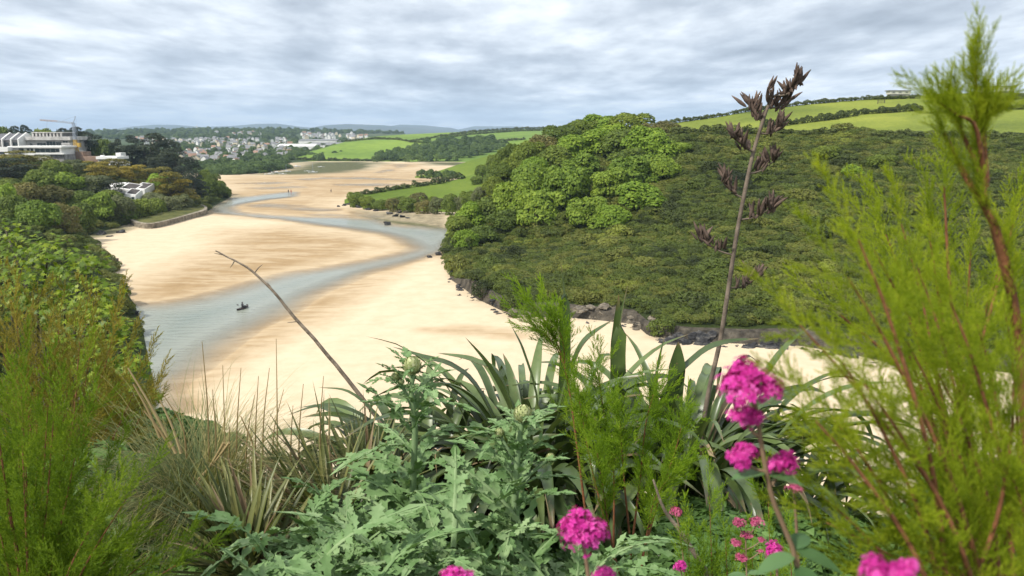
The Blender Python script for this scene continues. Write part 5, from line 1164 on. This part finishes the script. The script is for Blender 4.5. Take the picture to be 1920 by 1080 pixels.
flax((990, 940, 4.3), 'flax clump left of the central tamarisk with broad arching leaves', 210, 1, (.75, 1.4), heroes=[([(1000, 900, 4.2), (960, 780, 4.2), (915, 690, 4.15), (872, 632, 4.1)], .10), ([(980, 900, 4.2), (900, 740, 4.2), (850, 690, 4.2), (795, 672, 4.2), (735, 650, 4.2)], .08), ([(990, 900, 4.2), (940, 720, 4.2), (890, 680, 4.2), (820, 662, 4.2)], .09), ([(1040, 800, 4.1), (1075, 690, 4.1), (1100, 640, 4.1), (1152, 598, 4.1)], .09), ([(1045, 860, 4.2), (1058, 700, 4.2), (1058, 580, 4.2), (1051, 488, 4.2)], .065), ([(1000, 900, 4.3), (1010, 760, 4.3), (985, 660, 4.3), (958, 608, 4.3)], .06)])
flax((800, 965, 4.1), 'flax clump at the left with one long dark leaf over the sand', 120, 2, (.6, 1.1), heroes=[([(760, 900, 4.0), (700, 800, 4.0), (640, 765, 4.0), (590, 764, 4.0), (536, 780, 4.0)], .05), ([(770, 900, 4.0), (730, 810, 4.0), (660, 740, 4.0), (596, 726, 4.0)], .04), ([(760, 900, 4), (690, 840, 4), (640, 800, 4), (580, 830, 4)], .05)])
flax((1280, 935, 4.4), 'flax clump right of the central tamarisk at the flower stalk', 220, 3, (.75, 1.4), heroes=[([(1170, 860, 4.3), (1162, 740, 4.3), (1160, 640, 4.3), (1178, 530, 4.3)], .085), ([(1165, 860, 4.32), (1156, 740, 4.32), (1155, 650, 4.32), (1160, 550, 4.32)], .07), ([(1240, 850, 4.2), (1250, 740, 4.2), (1310, 670, 4.2), (1360, 645, 4.2), (1425, 635, 4.2)], .09), ([(1230, 850, 4.2), (1225, 740, 4.2), (1232, 680, 4.2), (1246, 630, 4.2)], .05), ([(1260, 860, 4.2), (1262, 760, 4.2), (1268, 690, 4.2), (1272, 640, 4.2)], .10), ([(1320, 900, 4.2), (1290, 800, 4.2), (1230, 740, 4.2), (1170, 690, 4.2)], .07)])
flax((1470, 1010, 4.6), 'flax clump behind the pink flowers', 60, 4, (.6, 1.05), heroes=[([(1440, 860, 4.5), (1470, 760, 4.5), (1540, 710, 4.5), (1610, 690, 4.5)], .05)])

# dead flower stalk of the flax, with its dry pods
org = PP((1290, 930, 4.6)); e = empty('flax_flower_stalk', org, 0, 'tall dead flax flower stalk with dark seed clusters against hill and sky', 'flower stalk')
st_px = [(1300, 930), (1325, 755), (1350, 640), (1366, 540), (1383, 430), (1409, 300), (1428, 235), (1440, 200), (1452, 180), (1482, 166)]
stc = catmull([PP((x, y, 4.6)) for x, y in st_px], 40)-org
MB().tube(stc, np.interp(np.linspace(0, 1, 40), [0, .3, .8, 1], [.015, .014, .009, .003]), 8).build('stem', M['stalk'], e, True)
pm = MB().tube([(0, 0, 0), (0, 0, .012), (.003, 0, .035), (.006, 0, .062), (.010, 0, .084)], [.002, .0075, .0095, .006, .0015], 6).mesh('pod', M['pod'], True)
rp = np.random.default_rng(6)
for (ax_, ay), (tx, ty), np_ in [((1375, 478), (1316, 448), 15), ((1370, 540), (1418, 522), 13), ((1390, 412), (1448, 388), 15), ((1394, 372), (1358, 338), 14), ((1403, 326), (1450, 302), 13), ((1413, 284), (1378, 256), 13), ((1424, 250), (1462, 238), 11), ((1432, 228), (1408, 200), 13), ((1440, 200), (1474, 190), 12), ((1455, 180), (1496, 160), 16), ((1440, 195), (1446, 168), 4)]:
    A = PP((ax_, ay, 4.6))-org; B = PP((tx, ty, 4.6+rp.uniform(-.08, .08)))-org; mid = (A+B)/2+np.array([0, 0, -.02]); c = catmull([A, mid, B], 8)
    cl = MB().tube(c, np.linspace(.0065, .003, 8), 6).build('seed_cluster', M['stalk'], e, True)
    for k in range(int(np_*1.7)):
        u = .25+.75*(k+rp.uniform())/np_; s = min(u*7, 6.99); p = c[int(s)]*(1-s % 1)+c[int(s)+1]*(s % 1)
        q = Vector((rp.normal(0, .45)+.12*np.sign(tx-ax_), rp.normal(0, .45), 1)).to_track_quat('Z', 'Y') @ Quaternion((0, 0, 1), rp.uniform(0, 6.28))
        obj('pod', pm, cl, p+rp.normal(0, .012, 3), q.to_euler(), rp.uniform(.8, 1.4))
# bare dead twig
org = PP((720, 800, 5.0)); e = empty('dead_branch', org, 0, 'thin bare dead branch leaning left over the pale sand', 'branch')
c = catmull([PP((x, y, 5.0))-org for x, y in [(720, 800), (652, 712), (600, 648), (550, 592), (512, 545), (470, 505), (440, 487), (404, 468)]], 36)
c = c+np.cumsum(np.random.default_rng(1).normal(0, .0012, c.shape), 0)
MB().tube(c, np.linspace(.016, .0045, 36), 7).build('stem', M['deadwood'], e, True)
for i, dx_, dz_ in [(30, -.03, -.05), (27, -.05, .03), (24, .05, .06), (20, -.03, .06), (14, -.06, -.01), (11, .03, -.05), (33, -.05, .01)]:
    MB().tube([c[i], c[i]+np.array([dx_*.6, 0, dz_*.6]), c[i]+np.array([dx_*1.2, 0, dz_])], [.005, .0035, .0015], 5).build('twig', M['deadwood'], e, True)

# ------------------------------------------------------------------ sword-leaved plants and grasses
def sword(base_px, label, n, seed, azc, azs, ln, el=(.25, 1.35), w=(.016, .028)):
    org = PP(base_px); e = empty('sword_leaf_plant', org, 0, label, 'plant', 'narrow-leaved spiky plants at lower left'); r = np.random.default_rng(seed)
    for i in range(n):
        az = r.normal(azc, azs); b = org+r.normal(0, .03, 3); isd = r.uniform() < .12
        ribbon_obj('leaf', e, arch(b, az, r.uniform(*el), r.uniform(*ln), r.uniform(.1, .7), 5), r.uniform(*w), FG['dryflax' if isd else 'sword'], org, n=9, fold=.5, prof=lambda u: np.clip((1-u)*2.2, 0, 1)*np.minimum(1, .6+u*2))
    return e
sword((620, 1010, 3.3), 'dark spiky clump between the dry grass and the silvery leaves', 130, 11, 2.6, .9, (.4, .75))
sword((470, 1090, 2.8), 'spiky clump with narrow olive leaves at the bottom left of centre', 120, 12, 2.2, 1.1, (.35, .62))
sword((690, 940, 3.7), 'spiky clump beside the flax with upright dark leaves', 90, 13, 1.9, .9, (.35, .6))
org = PP((390, 1040, 3.4)); e = empty('grass_tussock', org, 0, 'tall fountain of grey-green and straw grass at lower left', 'grass')
r = np.random.default_rng(9); VV, FF, RN = [], [], []; nn = 0
for i in range(2400):
    az = r.uniform(0, 6.28); el = r.uniform(.9, 1.52); l = r.uniform(.55, 1.0) if i % 4 else r.uniform(.8, 1.2)
    v, f = ribbon(arch(r.normal(0, .09, 3)*np.array([1, 1, .2]), az, el, l, r.uniform(1.2, 3.0), 7), r.uniform(.003, .0055), n=9, fold=.3, prof=lambda u: (1-u)**.6)
    VV.append(v); FF.append(f+nn); nn += len(v); RN.append(np.full(len(v), r.uniform()))
q = obj('blades', mesh_np('blades', np.concatenate(VV), [np.concatenate(FF)], FG['grassb'], {'rnd': np.concatenate(RN)}, True), e); q['kind'] = 'stuff'
for x, y0, y1, lean in [(392, 900, 640, -6), (422, 950, 685, -2), (443, 900, 690, 4), (478, 900, 705, 3), (492, 880, 690, 6), (520, 900, 635, -1), (460, 900, 740, 8), (430, 930, 800, 0), (405, 870, 730, -3), (545, 880, 760, 2), (560, 880, 720, 4), (600, 860, 705, 3), (617, 850, 745, 0), (510, 880, 730, 10), (482, 900, 780, -14), (350, 860, 740, -20)]:
    d = 3.5; c = catmull([PP((x, y0, d)), PP((x+lean*.4, (y0+y1)/2, d)), PP((x+lean*2.2, y1, d))], 8)-org; MB().tube(c, np.linspace(.0055, .0015, 8)*(1.6 if x in (430, 482) else 1), 6).build('stalk', FG['straw'], e, True)
for (x0, y0, x1, y1) in [(330, 850, 240, 690), (320, 840, 270, 770), (340, 850, 300, 750), (430, 830, 370, 900), (420, 830, 360, 920), (300, 820, 250, 720)]:
    c = catmull([PP((x0, y0, 3.3)), PP(((x0+x1)/2+3, (y0+y1)/2, 3.3)), PP((x1, y1, 3.3))], 8)-org; MB().tube(c, np.linspace(.0075, .0035, 8), 6).build('stalk', FG['straw'], e, True)
# leafy ground cover behind the grass
def cover(x, y, d, wpx, hpx, label, seed, leaf=.05, n=5200):
    o = crown_mesh('leafy_shrub', seed, FG['ivy'], 16, n, leaf, lobe_r=(.2, .34)); p = P(x, y, d); k = d/F
    return tag(obj('leafy_shrub', o, None, p, (0, 0, seed), (wpx*k, wpx*k, hpx*k)), label, 'shrub')
cover(280, 900, 5.0, 230, 150, 'small-leaved green shrub left of the dry grass', 61); cover(370, 900, 5.2, 190, 120, 'dark leafy shrub behind the dry grass', 62); cover(420, 1140, 3.0, 300, 120, 'leafy low shrub under the spiky clumps', 63); cover(1110, 1080, 4.4, 420, 170, 'dark leafy growth at the foot of the central tamarisk', 66); cover(1350, 1150, 2.9, 420, 170, 'low leafy plants below the small pink flowers', 64); cover(760, 1160, 3.6, 500, 200, 'dark leafy growth under the silvery leaves', 65)

lsrc2 = [o for o in bpy.data.objects if o.name.startswith('leafy_shrub')][:3]
r = np.random.default_rng(44); n = 900; bx2 = r.uniform(-12, 7, n); by2 = r.uniform(3.2, 16, n)
hh = np.interp(bx2, [-6, -2.2, -1.2, 0.5, 3], [1.3, 1.1, .55, .7, .9])*r.uniform(.6, 1.0, n); ww = r.uniform(.7, 1.3, n)
scatter('bank_undergrowth', np.stack([bx2, by2, bank_z(bx2, by2)-.1], 1), np.stack([ww, ww, hh], 1), np.stack([np.zeros(n), np.zeros(n), r.uniform(0, 6.28, n)], 1), lsrc2)
tag(bpy.data.objects['bank_undergrowth'], 'leafy undergrowth covering the garden bank between the larger plants', 'undergrowth')

# ------------------------------------------------------------------ cardoons
def cardoon_leaf(seed, mat):
    """deeply cut, toothed, arching leaf along +X, unit length"""
    r = np.random.default_rng(seed); V, F3, RN = [], [], []; droop = r.uniform(.5, 1.5)
    def z(x, y): return .28*x-droop*.5*x*x*1.15+.22*abs(y)-0.9*y*y
    def add(poly, cur=0.0, y0=0.0):
        n0 = len(V); c = np.mean(poly, axis=0); V.append((c[0], c[1], z(*c)-.016+cur*(abs(c[1])-y0)))
        for q in poly: V.append((q[0], q[1], z(*q)+cur*(abs(q[1])-y0)+r.normal(0, .006)))
        for i in range(len(poly)): F3.append((n0, n0+1+i, n0+1+(i+1) % len(poly)))
        RN.extend([r.uniform()]*(len(poly)+1))
    npair = 9
    for i in range(npair):
        t = .14+.80*i/npair; L_ = (.19*math.sin(math.pi*min(1, .18+t*.86))**.7+.03)*r.uniform(.55, 1.3); w = .036*(1-.3*t)*r.uniform(.8, 1.25)
        for s in (-1, 1):
            a = R(56-22*t)+r.normal(0, .17); dx_, dy_ = math.cos(a), math.sin(a)*s; nx, ny = -dy_*s, dx_*s
            pt = lambda u, v: (t+dx_*L_*u+nx*v*w*(-s if s < 0 else 1)*1.0, dy_*L_*u+ny*v*w*(-s if s < 0 else 1)*1.0)
            add([pt(0, -.75), pt(.3, -.85), pt(.40, -1.9), pt(.55, -.8), pt(.72, -1.35), pt(.82, -.45), pt(1.0, 0), pt(.80, .5), pt(.68, 1.4), pt(.52, .8), pt(.38, 1.8), pt(.26, .85), pt(0, .8)], r.normal(0, .45))
    add([(.90, -.035), (.95, -.05), (1.06, 0), (.95, .05), (.90, .035), (.80, 0)])
    n0 = len(V); xs_ = np.linspace(-.02, 1.0, 12)
    for x in xs_:
        w = .022*(1-.8*x)+.003
        V += [(x, -w, z(x, 0)+.004), (x, 0, z(x, 0)+.014*(1-.6*x)+.004), (x, w, z(x, 0)+.004)]; RN += [.95]*3
    q = np.array([(n0+i*3+j, n0+i*3+j+1, n0+i*3+j+4, n0+i*3+j+3) for i in range(11) for j in (0, 1)])
    return mesh_np('leaf', np.array(V), [np.array(F3), q], mat, {'rnd': np.array(RN)}, True)
CL = [cardoon_leaf(i, FG['cardoon']) for i in range(14)]
def bud_mesh(seed):
    r = np.random.default_rng(seed); V, Q, RN = [], [], []
    n = 90
    for i in range(n):
        zz = 1-2*(i+.5)/n; a = i*2.39996; rr2 = math.sqrt(1-zz*zz); d = np.array([math.cos(a)*rr2, math.sin(a)*rr2, zz]); s = .17
        up_ = unit(np.array([0, 0, 1.0])-d*d[2]+1e-6); sd_ = np.cross(up_, d); c = d*.46*np.array([1, 1, .95]); n0 = len(V)
        V += [c-sd_*s*.55-up_*s*.4, c+sd_*s*.55-up_*s*.4, c+sd_*s*.35+up_*s*.5+d*.07, c+up_*s*.85+d*.085, c-sd_*s*.35+up_*s*.5+d*.07]; Q += [(n0, n0+1, n0+2), (n0, n0+2, n0+4), (n0+4, n0+2, n0+3)]; RN += [r.uniform()]*5
    n0 = len(V); import bmesh
    bm = bmesh.new(); bmesh.ops.create_icosphere(bm, subdivisions=2, radius=.45)
    for v in bm.verts: V.append(np.array(v.co)); RN.append(.1)
    bm.verts.ensure_lookup_table(); Q += [tuple(n0+v.index for v in f.verts) for f in bm.faces]; bm.free()
    return mesh_np('bud', np.array(V), [np.array(Q)], FG['bud'], {'rnd': np.array(RN)}, True)
BD = bud_mesh(1)
def place_leaf(e, org, p, az, el, ln, r, roll=0.0):
    o = obj('leaf', CL[r.integers(14)], e, np.asarray(p)-org, None, (ln, ln*r.uniform(.8, 1.1), ln))
    o.rotation_euler = (roll, -el, az); return o
def cardoon(base_px, stem_px, d, label, seed, nst, nb, buds, lens, azr=(0, 6.28), extra=()):
    org = PP(base_px); e = empty('cardoon', org, 0, label, 'cardoon', 'silvery cardoon plants in the centre foreground'); r = np.random.default_rng(seed)
    if stem_px:
        c = catmull([PP((x, y, d)) for x, y in stem_px], 16)-org; MB().tube(c, np.linspace(.017, .009, 16), 8).build('stem', FG['cardstem'], e, True)
        for k in range(nst):
            u = .12+.86*k/nst; s = min(u*15, 14.99); p = c[int(s)]*(1-s % 1)+c[int(s)+1]*(s % 1); az = k*2.4+r.normal(0, .3)
            place_leaf(e, np.zeros(3), p, az, r.uniform(.25, .75)+.3*u, r.uniform(.75, 1.1)*lens[0]*(1.12-.72*u), r)
        for bx_, by_, s in buds:
            p = PP((bx_, by_, d))-org; obj('bud', BD, e, p, (r.normal(0, .2), r.normal(0, .2), r.uniform(0, 6)), s*d/F)
            j = int(np.argmin(np.linalg.norm(c-(p-np.array([0, 0, .12])), axis=1))); MB().tube(catmull([c[j], (c[j]+p)/2+np.array([0, 0, .0]), p], 6), np.linspace(.008, .006, 6), 6).build('bud_stem', FG['cardstem'], e, True)
            for k in range(3): place_leaf(e, np.zeros(3), p-np.array([0, 0, .03]), k*2.1+r.uniform(0, 1), r.uniform(.3, .9), r.uniform(.07, .15), r)
    for k in range(nb):
        az = r.uniform(*azr); place_leaf(e, np.zeros(3), r.normal(0, .09, 3), az, r.uniform(.0, 1.25), r.uniform(*lens[1]), r, r.normal(0, .25))
    for (x, y, dd, az, el, ln) in extra: place_leaf(e, np.zeros(3), PP((x, y, dd))-org, az, el, ln, r, 0)
    return e
cardoon((775, 1010, 2.95), [(772, 1010), (775, 900), (778, 800), (772, 740), (775, 690)], 2.95, 'taller cardoon with silvery toothed leaves and a bud over the sand', 21, 24, 16, [(773, 686, 36), (742, 706, 18), (752, 716, 14)], (.40, (.34, .52)))
cardoon((962, 1060, 2.6), [(962, 1060), (963, 980), (968, 900), (972, 840), (980, 790)], 2.6, 'shorter cardoon with a round pale bud in front of the flax', 22, 22, 16, [(980, 776, 36), (936, 812, 20), (1032, 858, 18)], (.36, (.32, .48)))
cardoon((640, 1075, 2.7), None, 2.7, 'low cardoon rosette left of the tall cardoon stems', 23, 0, 44, [], (.4, (.2, .46)))
cardoon((820, 1120, 2.3), None, 2.3, 'low cardoon rosette at the bottom centre', 24, 0, 50, [], (.4, (.18, .40)))
cardoon((1090, 1130, 2.4), None, 2.4, 'low cardoon rosette beside the large bottom pink flower', 25, 0, 40, [], (.4, (.18, .38)))
cardoon((640, 1150, 2.2), None, 2.2, 'cardoon rosette cut off by the bottom edge', 26, 0, 42, [], (.4, (.16, .36)))

# ------------------------------------------------------------------ red valerian
def head_mesh(seed, mat, n=380, flat=.75):
    r = np.random.default_rng(seed); V, F3, RN = [], [], []
    lob = unit(r.normal(size=(9, 3)))*np.array([.30, .30, .22])*r.uniform(.5, 1, (9, 1)); lob[:, 2] = np.abs(lob[:, 2])*1.2-.05
    for i in range(n):
        c0 = lob[r.integers(9)]; d = unit(r.normal(size=3)); d[2] = abs(d[2])*1.0 if r.uniform() < .8 else d[2]; p = (c0+d*.23*r.uniform(.55, 1.1))*np.array([1, 1, flat/.75])
        nrm = unit(d+np.array([0, 0, .2])); a = unit(np.cross(nrm, r.normal(size=3))); b_ = np.cross(nrm, a); s = r.uniform(.05, .085); rn = r.uniform()
        for k in range(5):
            th = k*1.2566+r.normal(0, .15); t1 = a*math.cos(th)+b_*math.sin(th); s1 = a*-math.sin(th)+b_*math.cos(th); n0 = len(V)
            V += [p, p+t1*s*.55+s1*s*.30+nrm*s*.12, p+t1*s+nrm*s*.02, p+t1*s*.55-s1*s*.30+nrm*s*.12]; F3.append((n0, n0+1, n0+2, n0+3)); RN += [rn*.5, rn, min(1, rn+.25), rn]
        n0 = len(V); bk = p-nrm*s*1.6; V += [p+a*s*.12, p-a*s*.12, bk, bk]; F3.append((n0, n0+1, n0+2, n0+3)); RN += [.1]*4
    return mesh_np('flower_head', np.array(V), [np.array(F3)], mat, {'rnd': np.array(RN)})
HM = [head_mesh(i, FG['pink']) for i in range(3)]; HD = [head_mesh(10+i, FG['dustpink'], 170) for i in range(2)]
def oval_leaf(mat):
    xs_ = np.linspace(0, 1, 9); V = []
    for x in xs_:
        w = .26*math.sin(math.pi*min(1, x**.8))**.8+.004; V += [(x, -w, -.25*x*x+.10*w), (x, 0, -.25*x*x-.02), (x, w, -.25*x*x+.10*w)]
    return mesh_np('leaf', np.array(V), [np.array([(i*3+j, i*3+j+1, i*3+j+4, i*3+j+3) for i in range(8) for j in (0, 1)])], mat, {'rnd': np.full(27, .5)}, True)
OL = oval_leaf(FG['valleaf'])
def valerian(stem_px, d, heads, leaves, label, faded=False, rad=.0035):
    org = PP((*stem_px[0], d)); e = empty('valerian_flower', org, 0, label, 'flower', 'red valerian flowers'); r = np.random.default_rng(int(stem_px[-1][0]))
    c = catmull([PP((x, y, d)) for x, y in stem_px], 14)-org; MB().tube(c, np.linspace(rad, rad*.75, 14), 7).build('stem', FG['valstem'], e, True)
    for i, (x, y, w, h) in enumerate(heads):
        p = PP((x, y+h*.30, d+r.uniform(-.02, .02)))-org; k = w*d/F/.80; o = obj('flower_head', (HD if faded else HM)[i % (2 if faded else 3)], e, p, (r.normal(0, .12), r.normal(0, .12), r.uniform(0, 6.28)), (k, k, h*d/F/.55))
        j = int(np.argmin(np.linalg.norm(c-(p-np.array([0, 0, .03])), axis=1)))
        if np.linalg.norm(c[j]-p) > .006: MB().tube(catmull([c[j], (c[j]+p)/2+np.array([0, 0, -.004]), p], 6), rad*.6, 6).build('flower_stalk', FG['valstem'], e, True)
    for x, y, az, el, ln in leaves:
        o = obj('leaf', OL, e, PP((x, y, d))-org, (0, -el, az), ln)
    return e
valerian([(1500, 1130), (1490, 1040), (1450, 940), (1432, 860), (1420, 780), (1410, 730)], .86, [(1405, 705, 118, 80), (1395, 770, 70, 44), (1390, 847, 62, 48), (1467, 857, 62, 46)], [(1436, 885, 3.3, .1, .045), (1438, 890, -.2, .0, .045), (1490, 1030, -.4, -.1, .06), (1490, 1040, 3.4, -.1, .055), (1492, 1060, -1.2, -.2, .06), (1492, 1030, 1.0, .2, .05)], 'tallest pink valerian with a large domed head and two side clusters')
valerian([(1500, 1120), (1494, 1000), (1489, 925)], 1.15, [(1488, 913, 38, 20)], [], 'small faded pink valerian under the tallest one', True, .003)
valerian([(1110, 1150), (1100, 1060), (1091, 1010)], 1.05, [(1091, 976, 92, 82)], [], 'single domed pink valerian at the bottom centre')
valerian([(1130, 1180), (1131, 1090)], 1.05, [(1131, 1072, 54, 30)], [], 'pink valerian cut by the bottom edge beside the domed one')
valerian([(850, 1180), (856, 1090)], 1.15, [(856, 1072, 66, 36)], [], 'pink valerian cut by the bottom edge left of centre')
valerian([(1690, 1180), (1668, 1090)], .55, [(1645, 1062, 78, 66), (1700, 1062, 70, 48)], [], 'broad blurred pink valerian at the bottom right')
valerian([(1460, 1150), (1456, 1050)], 1.6, [(1455, 1028, 44, 42)], [], 'round pink valerian left of the broad green leaves')
valerian([(1405, 1180), (1400, 1080), (1398, 1010)], 2.2, [(1420, 975, 30, 26), (1385, 975, 28, 22), (1400, 1000, 32, 16), (1382, 1016, 28, 14), (1428, 1010, 18, 12), (1392, 1042, 30, 16), (1425, 1032, 16, 10)], [(1400, 1075, 0, .2, .06), (1400, 1080, 3, .2, .06)], 'loose group of small dusky pink heads beneath the tallest valerian', True, .003)
valerian([(1285, 1080), (1275, 1000), (1268, 965)], 2.4, [(1267, 955, 28, 28)], [], 'small dusky pink head above the brown stem', True, .003)
valerian([(1290, 1150), (1277, 1070)], 2.2, [(1276, 1056, 26, 22)], [], 'tiny pink head at the bottom right of the cardoons', False, .003)
org = PP((1350, 1110, 2.6)); e = empty('woody_stem', org, 0, 'bare brown woody stem leaning at the bottom right of centre', 'stem'); MB().tube(catmull([PP((x, y, 2.6))-org for x, y in [(1350, 1110), (1310, 1050), (1275, 995), (1245, 955), (1225, 900)]], 12), np.linspace(.013, .004, 12), 8).build('stem', M['deadwood'], e, True)

# ================================================================== AIR, LABELS
M_h = bpy.data.materials.new('haze'); M_h.use_nodes = True; t = M_h.node_tree; t.nodes.clear()
pv = t.nodes.new('ShaderNodeVolumePrincipled'); pv.inputs['Density'].default_value = 1.0e-4; pv.inputs['Color'].default_value = (0.58, 0.77, 1.0, 1); pv.inputs['Anisotropy'].default_value = 0.0
oo = t.nodes.new('ShaderNodeOutputMaterial'); t.links.new(pv.outputs[0], oo.inputs['Volume'])
hz = MB().box(-14500, 14500, -900, 16500, -6, 420).build('haze', M_h); hz['kind'] = 'stuff'; hz['label'] = 'thin bluish air haze over the whole estuary'; hz['category'] = 'haze'

ORD = ['first', 'second', 'third', 'fourth', 'fifth', 'sixth', 'seventh', 'eighth', 'ninth', 'tenth', 'eleventh', 'twelfth', 'thirteenth', 'fourteenth', 'fifteenth', 'sixteenth', 'seventeenth', 'eighteenth', 'nineteenth', 'twentieth'] + ['twenty-'+w for w in ('first', 'second', 'third', 'fourth', 'fifth', 'sixth', 'seventh', 'eighth', 'ninth')] + ['thirtieth'] + ['thirty-'+w for w in ('first', 'second', 'third', 'fourth', 'fifth', 'sixth', 'seventh', 'eighth', 'ninth')]
bpy.context.view_layer.update()
same = {}
for o in bpy.data.objects:
    if o.parent is None and 'label' in o: same.setdefault(o['label'], []).append(o)
for lab, os_ in same.items():
    if 1 < len(os_) <= len(ORD) and len(lab.split()) <= 11:
        os_.sort(key=lambda o: o.matrix_world.translation.x/max(1, o.matrix_world.translation.y))
        for i, o in enumerate(os_): o['label'] = f"{lab}, {ORD[i]} of these from left"
